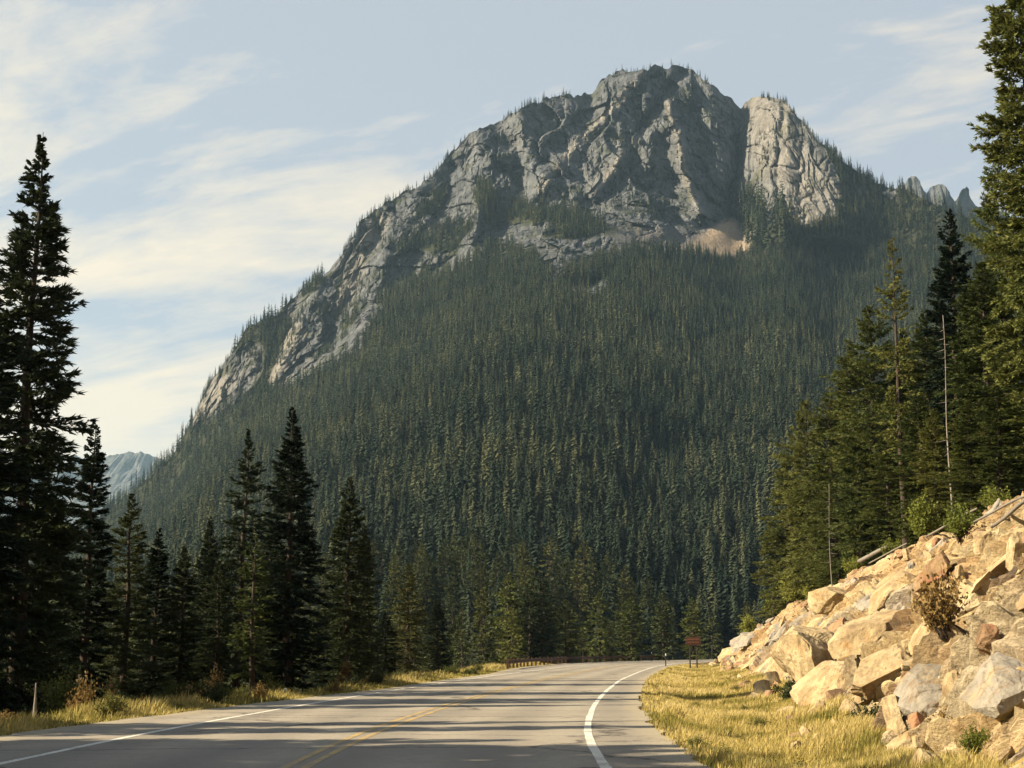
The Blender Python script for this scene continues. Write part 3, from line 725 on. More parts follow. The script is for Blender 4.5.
GR = 'conifers on top of the rock cut at the right'
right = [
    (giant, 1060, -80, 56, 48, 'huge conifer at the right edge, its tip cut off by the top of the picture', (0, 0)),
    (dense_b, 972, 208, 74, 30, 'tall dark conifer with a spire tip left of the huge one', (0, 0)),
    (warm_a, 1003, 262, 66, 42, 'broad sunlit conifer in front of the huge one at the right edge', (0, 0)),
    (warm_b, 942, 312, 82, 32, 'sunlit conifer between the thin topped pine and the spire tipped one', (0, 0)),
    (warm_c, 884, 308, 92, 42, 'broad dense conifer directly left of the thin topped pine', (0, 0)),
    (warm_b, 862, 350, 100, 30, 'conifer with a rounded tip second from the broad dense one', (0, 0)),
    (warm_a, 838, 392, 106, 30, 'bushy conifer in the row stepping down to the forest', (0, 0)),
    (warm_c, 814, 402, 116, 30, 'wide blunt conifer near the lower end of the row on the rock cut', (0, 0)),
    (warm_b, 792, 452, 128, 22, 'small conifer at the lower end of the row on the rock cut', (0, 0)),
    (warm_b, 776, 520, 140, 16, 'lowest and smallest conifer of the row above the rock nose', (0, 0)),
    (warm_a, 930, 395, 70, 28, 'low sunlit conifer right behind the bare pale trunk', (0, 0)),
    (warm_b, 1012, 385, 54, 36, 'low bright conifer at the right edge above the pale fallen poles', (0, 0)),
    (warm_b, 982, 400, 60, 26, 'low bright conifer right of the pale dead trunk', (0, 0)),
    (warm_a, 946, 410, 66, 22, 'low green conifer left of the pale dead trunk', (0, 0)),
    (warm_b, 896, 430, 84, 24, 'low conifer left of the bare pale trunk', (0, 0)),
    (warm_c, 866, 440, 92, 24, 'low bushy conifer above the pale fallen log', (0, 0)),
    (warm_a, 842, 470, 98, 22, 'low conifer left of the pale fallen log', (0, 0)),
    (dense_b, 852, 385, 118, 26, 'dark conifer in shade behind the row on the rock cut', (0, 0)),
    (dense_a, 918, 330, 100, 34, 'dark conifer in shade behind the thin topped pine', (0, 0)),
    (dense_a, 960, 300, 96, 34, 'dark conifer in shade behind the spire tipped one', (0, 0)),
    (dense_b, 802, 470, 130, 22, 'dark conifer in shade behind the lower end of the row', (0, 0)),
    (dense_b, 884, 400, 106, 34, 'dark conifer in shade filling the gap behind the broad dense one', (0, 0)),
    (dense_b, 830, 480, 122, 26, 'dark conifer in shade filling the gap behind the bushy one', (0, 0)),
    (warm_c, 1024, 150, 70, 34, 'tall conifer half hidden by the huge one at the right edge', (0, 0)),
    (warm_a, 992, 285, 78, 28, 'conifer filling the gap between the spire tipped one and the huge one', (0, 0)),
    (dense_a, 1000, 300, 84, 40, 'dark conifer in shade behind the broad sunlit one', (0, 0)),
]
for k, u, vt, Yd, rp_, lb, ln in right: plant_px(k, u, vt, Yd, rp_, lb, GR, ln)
plant_px(snaggy, 911, 238, 72, 22, 'thin topped pine with a long bare pale trunk, on the rock cut', GR)

# dead trees
def dead_tree(u, vtop, Y, label, seed, nbr=26, r0=0.06):
    r = np.random.default_rng(seed); loc = at(u, Y); h = float(P(u, vtop, Y)[2]) - loc[2]
    t = thing('dead_tree', label, 'dead tree', loc)
    mb = MB(); zs = np.linspace(-.4, h, 14)
    mb.tube(np.stack([0.05 * np.sin(zs * .8 + seed), 0.05 * np.cos(zs * .6), zs], 1), np.maximum(.015, r0 * (1 - zs / (h * 1.05))), 7)
    for i in range(nbr):
        z = r.uniform(.25, .97) * h; a = r.uniform(0, 6.28); L = r.uniform(.25, .9) * (1 - z / h * .6); s = np.linspace(0, 1, 4)
        mb.tube(np.stack([np.cos(a) * L * s, np.sin(a) * L * s, z - .25 * L * s + .1 * L * s * s], 1), .014 * (1.15 - s), 4, False)
    obj('trunk', mb.mesh('trunk', M['dead_wood'], True), t)
dead_tree(960, 315, 62, 'pale dead trunk without needles on the rock cut right of the thin topped pine', 1)
dead_tree(835, 484, 94, 'thin grey dead trunk among the conifers above the rock nose', 2, 30, .04)
dead_tree(38, 683, 33, 'short broken dead stump beside the green bush at the left of the road', 4, 0, .07)

# ------------------------------------------------------------------ forest on the mountain
def spire(seed, layers, per, core=5):
    """A simple distant conifer of unit height: drooping boughs in layers round a thin core."""
    r = np.random.default_rng(seed); v, f = [], []
    n = 0
    for i in range(layers):
        zc = 0.06 + 0.92 * (i / layers) ** 0.95
        R = 0.15 * (1 - zc) ** 0.7 * (1 - .3 * max(0, .2 - zc) / .2) + 0.006
        for k in range(per):
            a = r.uniform(0, 6.28); L = R * r.uniform(.6, 1.25); w = L * r.uniform(.35, .6) + .004
            d = np.array([math.cos(a), math.sin(a), 0]); s = np.array([-math.sin(a), math.cos(a), 0])
            z0 = zc + r.normal(0, .012)
            p0 = np.array([0, 0, z0 + L * .35]); tip = d * L + [0, 0, z0 - L * .25]
            m = d * L * .55 + [0, 0, z0 + L * .02]
            v += [p0, m - s * w * .5, tip, m + s * w * .5]; f += [[n, n + 1, n + 2], [n, n + 2, n + 3]]; n += 4
    th = np.linspace(0, 2 * math.pi, core, endpoint=False)
    for j in range(core): v.append(np.array([.03 * math.cos(th[j]), .03 * math.sin(th[j]), .03]))
    v.append(np.array([0, 0, 1.0]))
    for j in range(core): f.append([n + j, n + (j + 1) % core, n + core])
    return np.array(v), np.array(f)
LOD = {0: [spire(100 + i, 36, 10) for i in range(8)], 1: [spire(200 + i, 27, 8) for i in range(8)], 2: [spire(300 + i, 13, 7) for i in range(8)]}

A, B_, C_ = MP[:-1, :-1], MP[1:, :-1], MP[:-1, 1:]
e1, e2 = B_ - A, C_ - A
harea = .65 * np.abs(e1[..., 0] * e2[..., 1] - e1[..., 1] * e2[..., 0]) + .35 * np.minimum(np.linalg.norm(np.cross(e2, e1), axis=-1), 30)
nrm = norm(np.cross(e2, e1)); nz = np.abs(nrm[..., 2])
mask = 1 - np.maximum(rockf, (tal | scr))[:-1, :-1]
clump = fbm(A.reshape(-1, 3) / 35, 3, 95).reshape(mask.shape)
dens = (1 / 25.0) * np.where(mask > .5, 1.0, 0.0) * np.clip(1.0 + 0.9 * clump, .25, 1.7)
dens *= 1 + 1.3 * (V[:-1, :-1] < 345)
dens += np.where(U[:-1, :-1] < 520, 1 / 22.0, 1 / 38.0) * ((mask <= .5) & (nz > .34) & ~tal[:-1, :-1] & ~scr[:-1, :-1]) * (clump > 0.1)
grove = inside([(738, 252), (740, 212), (752, 205), (766, 218), (790, 212), (796, 240), (770, 252)], U[:-1, :-1], V[:-1, :-1])
dens = np.where(grove, 1 / 55.0, dens)
dens = np.where((U > 606 + 5 * jag) & (U < 742) & (V > 222) & (V < 250 + 2.5 * jag), 1, 0)[:-1, :-1] * -1.0 * dens + dens
lam = np.where(T[:-1, None] < .012, 0, dens * np.minimum(harea, 40))
cnt = rng.poisson(lam)
ri, ci = np.nonzero(cnt); rep = cnt[ri, ci]; ri, ci = np.repeat(ri, rep), np.repeat(ci, rep)
ja, jb = rng.random(len(ri))[:, None], rng.random(len(ri))[:, None]
tp = A[ri, ci] + e1[ri, ci] * ja + e2[ri, ci] * jb
tu, tv = U[ri, ci], V[ri, ci]
# skyline trees, small and stunted on the rock
ns = 900
su = rng.uniform(90, 1100, ns); si = np.clip(((su - MU[0]) / 1.3).astype(int), 0, len(MU) - 1)
keep = (fbm(np.stack([su / 25, 0 * su, 0 * su], -1), 3, 97) > -0.15) & ((su < 540) | (su > 780) | (rng.random(ns) < .5))
sp = MP[-1 - rng.integers(0, 6, ns), si][keep]
tp = np.vstack([tp, sp]); tu = np.concatenate([tu, su[keep]]); tv = np.concatenate([tv, SKY_U[si[keep]]])
isky = np.arange(len(tp)) >= len(tp) - len(sp)
dist = tp[:, 1]
hh = np.interp(dist, [230, 300, 400, 600, 900, 1200, 1600], [8, 10, 13, 15.5, 15.5, 13, 9.5]) * rng.lognormal(0, .36, len(tp))
hh *= np.clip(1 + .35 * vnoise(tp / 60, 99), .6, 1.4)
hh = np.minimum(hh, 1.35 * np.interp(dist, [230, 300, 400, 600, 900, 1200, 1600], [8, 10, 13, 15.5, 15.5, 13, 11]))
hh[isky] = rng.uniform(4, 10, isky.sum())
onrock = np.array(rockf[np.minimum(ri, NR - 1), ci] > .5); onrock = np.concatenate([onrock, np.zeros(len(sp), bool)])
hh[onrock] *= .55
gsel = np.concatenate([grove[ri, ci], np.zeros(len(sp), bool)]); hh[gsel] = rng.uniform(22, 38, gsel.sum())
tone = np.clip(rng.random(len(tp)) ** 1.3 * 1.0 + .3 * vnoise(tp / 90, 98) + .03, 0, 1)
print('forest trees', len(tp))

# trees of the valley beyond the guardrail and the nearest forest trees: individual things
edge_kinds = []
for i, (mt, R_, pw_, gp) in enumerate([('forest_edge', 1.9, .8, .12), ('forest_edge', 1.6, .7, .2), ('fir_warm', 1.9, .75, .2), ('forest_edge', 2.2, .8, .25), ('fir', 1.8, .75, .15), ('fir_warm', 1.6, .65, .28)]):
    edge_kinds.append(Kind('forest_conifer', mt, 12.0, R=R_, seed=40 + i, whorls=30, per=6, twigs=6, leaves=4, leaf=.46, lw=.21, fac=1.5, power=pw_, gap=gp, lobes=.4, limb_r=.02))
GE = 'conifers beyond the guardrail at the foot of the forest'
named = [(535, 566, 165, 19, 0, 'tallest dark conifer behind the middle of the guardrail'), (483, 588, 150, 14, 1, 'pointed conifer above the left end of the guardrail'), (462, 604, 140, 12, 3, 'low conifer left of the guardrail end'),
         (512, 606, 160, 13, 2, 'yellow green conifer left of the tallest one behind the guardrail'), (566, 600, 175, 13, 1, 'conifer just right of the tallest one behind the guardrail'), (600, 590, 185, 14, 2, 'yellow green conifer above the far part of the guardrail'),
         (632, 596, 190, 14, 5, 'yellow green conifer left of the brown road sign'), (664, 590, 205, 14, 0, 'conifer behind the brown road sign'), (694, 598, 215, 13, 5, 'conifer right above the brown road sign')]
for u, vt, Yd, rp_, ki, lb in named: plant_px(edge_kinds[ki], u, vt, Yd, rp_, lb, GE)
r2 = random.Random(5); n_ind = 0
LE = 'green conifer in the uneven row between the guardrail and the wooded slope'
for i in range(85):
    u = r2.uniform(395, 760); Yd = r2.uniform(150, 235) + (20 if u > 650 else 0) + (25 if u > 700 else 0); x = float(P(u, 660, Yd)[0])
    if x > xPL(np.array(Yd)) - 2.5 or u < 395: continue
    k = edge_kinds[r2.choice([0, 0, 1, 1, 2, 3, 4, 5])]
    k.plant((x, Yd, float(gz(np.array(x), np.array(Yd)))), r2.uniform(5, 10.5), r2.uniform(.9, 1.3), LE, GE); n_ind += 1
for i in range(46):
    u = r2.uniform(-20, 400); Yd = r2.uniform(95, 235); x = float(P(u, 660, Yd)[0])
    k = edge_kinds[r2.choice([0, 1, 3, 4])]
    k.plant((x, Yd, float(gz(np.array(x), np.array(Yd)))), r2.uniform(6, 10), r2.uniform(.9, 1.2), 'green conifer in the valley seen between the dark roadside trees', 'conifers in the valley behind the roadside trees'); n_ind += 1
vis = (tu > 60) & (tu < 800) & (dist < 420)
order = np.argsort(np.where(vis, -hh / dist, 1e9))[:120]
LF = 'dark green conifer at the lowest edge of the forest on the mountainside'
ind = np.zeros(len(tp), bool); ind[order] = True
for i in order:
    k = edge_kinds[r2.choice([0, 1, 3, 4])]
    k.plant(tuple(tp[i]), float(hh[i]), r2.uniform(.9, 1.2), LF, 'conifers at the lowest edge of the mountain forest')
V_, F_, T_ = [], [], []; nv = 0
for lod, sel in ((0, dist < 480), (1, (dist >= 480) & (dist < 850)), (2, dist >= 850)):
    for k in range(8):
        idx = np.nonzero(sel & ~ind & (np.arange(len(tp)) % 8 == k))[0]
        if not len(idx): continue
        tv_, tf_ = LOD[lod][k]
        a = rng.uniform(0, 6.28, len(idx)); wd = rng.uniform(.8, 1.25, len(idx))
        ca, sa = np.cos(a)[:, None], np.sin(a)[:, None]; h = hh[idx][:, None]
        x = (tv_[None, :, 0] * ca - tv_[None, :, 1] * sa) * h * wd[:, None]; y = (tv_[None, :, 0] * sa + tv_[None, :, 1] * ca) * h * wd[:, None]
        lean = rng.normal(0, .025, (len(idx), 1)); z = tv_[None, :, 2] * h; x = x + lean * z
        vv = np.stack([x, y, z - .3], -1) + tp[idx][:, None]
        V_.append(vv.reshape(-1, 3)); T_.append(np.repeat(tone[idx], len(tv_)))
        F_.append((tf_[None] + (nv + np.arange(len(idx)) * len(tv_))[:, None, None]).reshape(-1, 3)); nv += len(idx) * len(tv_)
forest = obj('forest', make_mesh('forest', np.vstack(V_), np.vstack(F_), M['forest'], False, {'tone': np.concatenate(T_)}))
tag(forest, 'dense dark green conifer forest covering the mountainside below the grey cliffs', 'forest', kind='stuff')

# ------------------------------------------------------------------ rock cut at the right
NY, NW = 2200, 380
skew = 1.1
ys = 11.5 * (222 / 11.5) ** np.linspace(0, 1, NY)
wt = np.linspace(-0.9, 1, NW)
# the rows of the sheet follow the bedding, which climbs the cut at a slant
QQ = np.repeat(ys[:, None], NW, 1); YY = QQ
for _ in range(6):
    wc = wC(np.maximum(YY, 5)); WW = np.where(wt[None] < 0, wt[None] * 1.0, wt[None] * (wc + 2.6))
    YY = QQ - skew * 1.345 * np.clip(WW, 0, wc)
zb = np.where(WW < 0, 0.5 * WW, 0) + 0.9 * np.clip(WW, 0, wc) + 0.28 * np.clip(WW - wc, 0, 9)
# steeper foot, gentler top
zb = zb + 0.55 * np.sin(np.clip(WW / np.maximum(wc, .5), 0, 1) * math.pi) * (wc / 7.0)
zb = zb - 0.06 - 0.9 * sstep(wc + 1.3, wc + 2.6, WW) - 0.5 * sstep(0.0, -0.8, WW)
XX = xF(YY) + WW
pr = np.stack([XX, YY, zb], -1).reshape(-1, 3)
slope_len = np.hypot(WW, zb).ravel() * np.sign(WW.ravel())
yv = YY.ravel(); qv = QQ.ravel()
wrp = fbm(pr / 2.2, 3, 110); wrp2 = fbm(pr / 2.2 + 40, 3, 111)
# blocks, elongated up the slope, in three sizes; each a tilted slab with open joints
disp = np.zeros(len(pr)); tint = np.zeros(len(pr)); grit = np.zeros(len(pr))
def blocks(sy, sw, seed, h, tiltw, crack):
    f1, f2, rr, oa, ob = voronoi2(qv / sy + .25 * wrp, slope_len / sw + .25 * wrp2, seed)
    d = (rr[0] - .5) * h - (rr[1] - .40) * tiltw * oa + (.45 - rr[2]) * tiltw * .7 * ob
    d = d - crack * np.exp(-np.maximum(f2 - f1, 0) / .035)
    return d, rr
d1, r1 = blocks(2.6, 3.6, 121, .9, 1.1, .6)
d2, r2_ = blocks(0.8, 1.9, 131, .42, .7, .34)
d3, r3 = blocks(0.28, .65, 141, .17, .3, .13)
d4, r4 = blocks(0.12, .22, 151, .05, .06, .02)
low = fbm(pr / 7, 3, 160)
rub = sstep(.05, .3, fbm(pr / np.array([4, 4, 3.]) + 5, 4, 161) + .25 * sstep(3.5, 6.5, slope_len) - .12 + .1 * sstep(60, 110, yv))      # rubble: only small pieces
def plates(th, seed, amp):
    # layered plates that run up the slope, each with a broken edge towards the viewer
    q = (qv + .12 * wrp2 * slope_len + .9 * th * wrp * 2) / th
    k = np.floor(q); fr = q - k; kk = k.astype(np.int64); zz_ = np.zeros_like(kk)
    seg = np.floor(slope_len / (th * 5.0) + 3 * _hash(kk, zz_, zz_, seed)).astype(np.int64)
    hgt = _hash(kk, seg, zz_, seed + 1)
    return amp * (.25 + hgt) * (1 - fr) ** 1.1, hgt
p1, h1 = plates(.85, 201, .34); p2, h2 = plates(.30, 211, .15); p3, h3 = plates(.11, 221, .06)
patch1 = sstep(-.1, .35, fbm(pr / 2.6 + 31, 3, 231)); patch2 = sstep(-.1, .3, fbm(pr / 1.3 + 51, 3, 232))
disp = -.40 + 0.40 * low + .62 * d1 * (1 - .8 * rub) + .7 * d2 * (1 - .2 * rub) + d3 * 1.1 * sstep(75, 35, yv) + d4 * sstep(40, 22, yv) + p1 * (1 - .4 * rub) * (.35 + .65 * patch1) + p2 * patch2 * sstep(90, 50, yv) + p3 * patch1 * sstep(36, 24, yv) + .06 * fbm(pr / .5, 3, 162)
big_ = sstep(15, 60, yv)
fade = (sstep(-.9, .1, WW) * sstep(wc + 2.6, wc + .6, WW)).ravel() * sstep(203, 180, yv)
nrmv = norm(np.stack([-0.66 + 0 * yv, -0.12 + 0 * yv, 0.74 + 0 * yv], -1))
pr2 = pr + nrmv * (disp * fade)[:, None]
tint = np.clip(.28 * r1[3] + .27 * r2_[3] + .2 * r3[3] + .15 * h1 + .1 * h2, 0, 1)
tint = np.clip((tint - .5) * 2.4 + .54, 0, 1)
grit = rub
ur, vr = proj(pr2)
grey = np.clip(sstep(.50, .75, fbm(pr / 3 + 11, 3, 165) * .5 + .5) * .6 + sstep(24, 17, yv) * .5 * (r1[2] > .35), 0, 1) * (1 - rub)
rs = obj('rock_slope', make_mesh('rock_slope', pr2, grid_faces(NY, NW)[:, ::-1], M['cut_rock'], False, {'tint': tint, 'grit': grit, 'grey': grey, 'bed': qv + .12 * wrp, 'run': slope_len}))
tag(rs, None, kind='structure')
EYE = np.array([0, 0, CH])
def on_rock(u, v):
    """The visible point of the rock cut in the direction of a pixel."""
    d = np.hypot(ur - u, vr - v); c = np.nonzero(d < max(3.0, d.min() + .5))[0]
    return pr2[c[np.argmin(pr2[c, 1])]]

# boulders: angular stones cut by planes
def boulder_mesh(name, seed, dims, mat, sub=44, cuts=16, rough=.045):
    r = np.random.default_rng(seed); n = sub; vs, fs = [], []
    g = np.linspace(-1, 1, n); a, b = np.meshgrid(g, g); a, b = a.ravel(), b.ravel(); o = np.ones_like(a); k = 0
    for ax in range(3):
        for s in (-1, 1):
            c = [None] * 3; c[ax] = o * s; c[(ax + 1) % 3] = a * s; c[(ax + 2) % 3] = b
            vs.append(np.stack(c, 1)); fs.append(grid_faces(n, n) + k); k += n * n
    v = np.vstack(vs); v = v / (np.linalg.norm(v, axis=1, keepdims=True) ** .25)
    for _ in range(cuts):
        d = norm(r.normal(0, 1, 3)); lim = r.uniform(.55, 1.0)
        e = v @ d - lim; v = v - np.outer(np.where(e > 0, e, 0), d)
    v = v * np.array(dims) / 2
    nn = norm(v)
    v = v + nn * (rough * np.mean(dims) * (fbm(v * 2.2 / np.mean(dims) + seed, 4, seed, .55, True)))[:, None]
    stp = lambda q_: _hash(q_.astype(np.int64), np.zeros(len(q_), np.int64), np.zeros(len(q_), np.int64), seed)
    lay = v @ norm(r.normal(0, 1, 3)) / np.mean(dims) * 7 + 1.2 * vnoise(v * 2.5 / np.mean(dims) + seed, seed + 7)
    v = v + nn * (.075 * np.mean(dims) * (stp(np.floor(lay)) * (1 - sstep(.6, 1, lay % 1)) + stp(np.floor(lay) + 1) * sstep(.6, 1, lay % 1) - .3))[:, None]
    v = v + nn * (rough * .3 * np.mean(dims) * (fbm(v * 9 / np.mean(dims) + seed, 3, seed + 3)))[:, None]
    return make_mesh(name, v, np.vstack(fs), M[mat])
def place_boulder(u, v, dims, rot, mat, seed, label, sink=.25, cuts=11):
    p = on_rock(u, v)
    o = obj('boulder', boulder_mesh('boulder', seed, dims, mat, cuts=cuts), None, tuple(p + nrmv[0] * (min(dims) * (.5 - sink) - .1)))
    o.rotation_euler = rot
    return tag(o, label, 'boulder', 'large blocks in the rock cut')
S = 0.72
bl = [
    (822, 666, (1.9, 2.3, 1.9), (.15, -.45, .2), 'cream_boulder', 501, 'pale cream block with a cracked flat face standing on the golden grass'),
    (866, 636, (1.8, 1.4, .65), (.1, -.62, .3), 'cream_boulder', 502, 'broad smooth cream slab high on the pale cracked block'),
    (880, 672, (1.25, .95, .5), (.2, -.6, .5), 'cream_boulder', 503, 'tilted cream slab right of the pale cracked block'),
    (935, 690, (1.05, .85, .4), (.3, -.5, .6), 'grey_boulder', 505, 'grey lichen covered slab overhanging a dark gap at the lower right'),
    (1000, 690, (.85, .85, .45), (.2, -.55, .3), 'grey_boulder', 506, 'grey block at the right picture edge beside the overhanging slab'),
    (915, 750, (.8, .8, .5), (.1, -.5, 1.0), 'cream_boulder', 507, 'small cream rock under the overhanging grey slab'),
    (832, 602, (1.3, 1.9, 1.0), (.2, -.5, .4), 'cream_boulder', 509, 'upright block with a dark hollow under its edge near the top of the cut'),
    (742, 640, (1.6, 3.4, .8), (.1, -.7, .1), 'grey_boulder', 511, 'long grey slab at the nose of the rock cut behind the brown sign'),
]
for u, v, dm, rt, mt, sd, lb in bl: place_boulder(u, v, dm, rt, mt, sd, lb)
small = [boulder_mesh('loose_stone', 600 + i, dm, mt, 10, 9, .06) for i, (dm, mt) in enumerate([((.5, .4, .3), 'cream_boulder'), ((.6, .35, .22), 'cream_boulder'), ((.4, .4, .3), 'rust_boulder'), ((.5, .45, .25), 'grey_boulder'), ((.7, .4, .3), 'cream_boulder'), ((.45, .3, .28), 'rust_boulder')])]
r3r = random.Random(11)
for i in range(330):
    j = int(NY * r3r.uniform(.1, .9)); wv_ = r3r.uniform(-.9, .6) if i % 4 == 0 else r3r.uniform(.3, float(wC(ys[j])))
    jj = int(np.argmin(np.abs(WW[j] - wv_))); yy = float(YY[j, jj])
    if yy < 13: continue
    p = pr2[j * NW + jj].copy()
    if wv_ < .1: p[2] = max(p[2], float(gz(np.array(p[0]), np.array(p[1]))))
    o = obj('loose_stone', small[i % 6], None, tuple(p + nrmv[0] * .04)); s = r3r.uniform(.3, 1.0) * (1 + yy / 90) * min(1, .5 + yy / 60)
    o.scale = (s, s, s * r3r.uniform(.7, 1.1)); o.rotation_euler = (r3r.uniform(0, 6), r3r.uniform(0, 6), r3r.uniform(0, 6))
    at_foot = wv_ < .6
    tag(o, 'loose stone lying in the grass at the foot of the rock cut' if at_foot else 'loose stone resting on the face of the rock cut', 'stone', 'stones at the foot of the rock cut' if at_foot else 'stones on the face of the rock cut')

# flat broken slabs of the bedding, half set into the face
from mathutils import Matrix
slabs = [boulder_mesh('rock_slab', 700 + i, dm, mt, 22, 12, .05) for i, (dm, mt) in enumerate([((1.3, .8, .34), 'cream_boulder'), ((1.1, .7, .26), 'cream_boulder'), ((1.5, .7, .3), 'cream_boulder'), ((.9, .8, .4), 'rust_boulder'), ((1.2, .6, .3), 'rust_boulder'), ((1.0, .9, .36), 'grey_boulder'), ((1.4, 1.0, .4), 'cream_boulder'), ((1.1, .5, .3), 'grey_boulder')])]
SL = {'cream': 'flat broken cream slab set into the face of the rock cut', 'rust': 'flat broken rusty brown slab set into the face of the rock cut', 'grey': 'flat broken grey slab set into the face of the rock cut'}
for i in range(345):
    j = int(NY * r3r.uniform(.06, .93)); wcj = float(wC(max(YY[j, 0], 5.0))); wv_ = wcj * r3r.random() ** .85 + .1
    jj = int(np.argmin(np.abs(WW[j] - wv_))); yy = float(YY[j, jj])
    if yy < 12: continue
    k = r3r.choice([0, 1, 2, 6, 0, 1, 2, 3, 4, 5, 7, 6])
    zx = Vector((-.66 + r3r.gauss(0, .16), -.12 + r3r.gauss(0, .20), .74 + r3r.gauss(0, .12))).normalized()
    up = Vector((.74, -.55, .66)); xa = (up - zx * up.dot(zx)).normalized(); ya = zx.cross(xa)
    R3 = Matrix((xa, ya, zx)).transposed() @ Matrix.Rotation(r3r.gauss(0, .35), 3, 'Z')
    o = obj('rock_slab', slabs[k], None, tuple(pr2[j * NW + jj] + np.array(zx) * .03))
    sc_ = r3r.uniform(.3, 1.2) * (1 + yy / 110) * (1.1 if wv_ < wcj * .5 else .7) * min(.85, .34 + yy / 75)
    o.rotation_euler = R3.to_euler(); o.scale = (sc_, sc_, sc_ * r3r.uniform(.8, 1.3))
    tag(o, SL[slabs[k].materials[0].name.split('_')[0].replace('rusty', 'rust')], 'rock slab', 'slabs set into the face of the rock cut', 'thing')

# ------------------------------------------------------------------ grass
def blades(x, y, h, w, tone, name, label):
    n = len(x); z = gz(x, y) - .02
    a = rng.uniform(0, 6.28, n); ln = rng.uniform(.05, .55, n) * h
    la = rng.normal(-.6, 1.2, n)
    b0 = np.stack([x - np.cos(a) * w / 2, y - np.sin(a) * w / 2, z], -1); b1 = np.stack([x + np.cos(a) * w / 2, y + np.sin(a) * w / 2, z], -1)
    mx, my = np.cos(la) * ln, np.sin(la) * ln
    m0 = np.stack([x + mx * .35 - np.cos(a) * w * .38, y + my * .35 - np.sin(a) * w * .38, z + h * .6], -1); m1 = np.stack([x + mx * .35 + np.cos(a) * w * .38, y + my * .35 + np.sin(a) * w * .38, z + h * .6], -1)
    tp_ = np.stack([x + mx, y + my, z + h], -1)
    v = np.stack([b0, b1, m1, m0, tp_], 1).reshape(-1, 3); i = np.arange(n)[:, None] * 5
    q = i + np.array([[0, 1, 2, 3]]); t = i + np.array([[3, 2, 4]])
    o = obj(name, make_mesh(name, v, [q, t], M['grass'], False, {'tone': np.repeat(tone, 5)}))
    return tag(o, label, 'grass', kind='stuff')
n = 380000
yb = 12 * (150 / 12.0) ** (rng.random(n) ** .85); fr = rng.random(n)
x0, x1 = xPR(yb) - .05, xF(yb) + .9
xb = x0 + (x1 - x0) * fr
pz = np.stack([xb * .6, yb * .35, 0 * xb], -1)
cl = fbm(pz, 4, 171); sm = fbm(np.stack([xb * 3, yb * 3, 0 * xb], -1), 2, 172)
keepg = rng.random(n) < np.clip(.75 + .6 * sm, .15, 1) * np.where(fr < .10 + .10 * sm, .22, 1)
hgt = (.10 + .17 * np.clip(.5 + .8 * cl, 0, 1)) * rng.uniform(.6, 1.4, n) * np.where(fr < .1, .55, 1)
tn = np.clip(.70 + .30 * cl + rng.normal(0, .09, n) - .38 * sstep(26, 17, yb) * rng.random(n) - .34 * sstep(.05, .4, fbm(pz * 1.7 + 4, 3, 173)), 0, 1)
wd = rng.uniform(.005, .011, n) * (1 + yb / 22)
blades(xb[keepg], yb[keepg], hgt[keepg], wd[keepg], tn[keepg], 'golden_grass', 'golden dry grass filling the ditch between the road and the rock cut')
n = 90000
yb = 20 * (150 / 20.0) ** rng.random(n); off_ = rng.random(n) ** 1.3 * 3.6 - .05
xb = xPL(yb) - off_
cl = fbm(np.stack([xb * .5, yb * .4, 0 * xb], -1), 4, 175)
keepg = rng.random(n) < np.clip(.65 + 1.1 * cl, .1, 1)
hgt = (.12 + .38 * np.clip(.35 + 1.1 * cl, 0, 1) * sstep(0, 1.0, off_)) * rng.uniform(.6, 1.35, n)
tn = np.clip(.36 + .55 * cl + rng.normal(0, .2, n), 0, 1)
wd = rng.uniform(.008, .018, n) * (1 + yb / 30)
blades(xb[keepg], yb[keepg], hgt[keepg], wd[keepg], tn[keepg], 'verge_grass', 'tall dry and green grass along the left edge of the road')

# ------------------------------------------------------------------ shrubs
def shrub_meshes(seed, leafm, R=.6, H=.8, n=2600, leaf=.06, sticks=40):
    r = np.random.default_rng(seed); mb = MB(); tips = []
    for i in range(sticks):
        a = r.uniform(0, 6.28); L = r.uniform(.5, 1.0); s = np.linspace(0, 1, 5); sp_ = r.uniform(.2, 1.0)
        p = np.stack([np.cos(a) * R * L * sp_ * s, np.sin(a) * R * L * sp_ * s, -.08 + H * L * (1.15 - .45 * sp_) * s ** .85], 1)
        p += r.normal(0, .02, p.shape); mb.tube(p, .011 * (1.2 - s), 4, False); tips.append(p)
    tips = np.array(tips); i = r.integers(0, sticks, n); t = r.uniform(.35, 1.05, n) * 4
    i0 = np.clip(t.astype(int), 0, 3); fr = (t - i0)[:, None]; base = tips[i, i0] * (1 - fr) + tips[i, i0 + 1] * fr + r.normal(0, .055 * R / .6, (n, 3))
    d = norm(r.normal(0, 1, (n, 3)) + [0, 0, .5]); w = norm(np.cross(d, r.normal(0, 1, (n, 3))))
    l = leaf * r.uniform(.6, 1.4, n)[:, None]
    v = np.stack([base, base + d * l * .5 + w * l * .32, base + d * l, base + d * l * .5 - w * l * .32], 1).reshape(-1, 3)
    return make_mesh('leaves', v, np.arange(len(v)).reshape(-1, 4), M[leafm]), mb.mesh('stems', M['bark'])
SH = {'olive': shrub_meshes(6, 'shrub_olive', n=3200, leaf=.05), 'green': shrub_meshes(1, 'shrub'), 'dark': shrub_meshes(2, 'shrub_dark'), 'dry': shrub_meshes(3, 'shrub_dry', n=1500), 'tall': shrub_meshes(4, 'shrub', .7, 1.5, 3600, .09)}
def shrub(kind, loc, s, label, group=None, rot=0.0, cat='shrub'):
    t = thing('shrub', label, cat, tuple(float(c) for c in loc), rot, s if isinstance(s, tuple) else (s, s, s), group)
    obj('leaves', SH[kind][0], t); obj('stems', SH[kind][1], t); return t
def gpt(x, y): return (x, y, float(gz(np.array(float(x)), np.array(float(y)))))
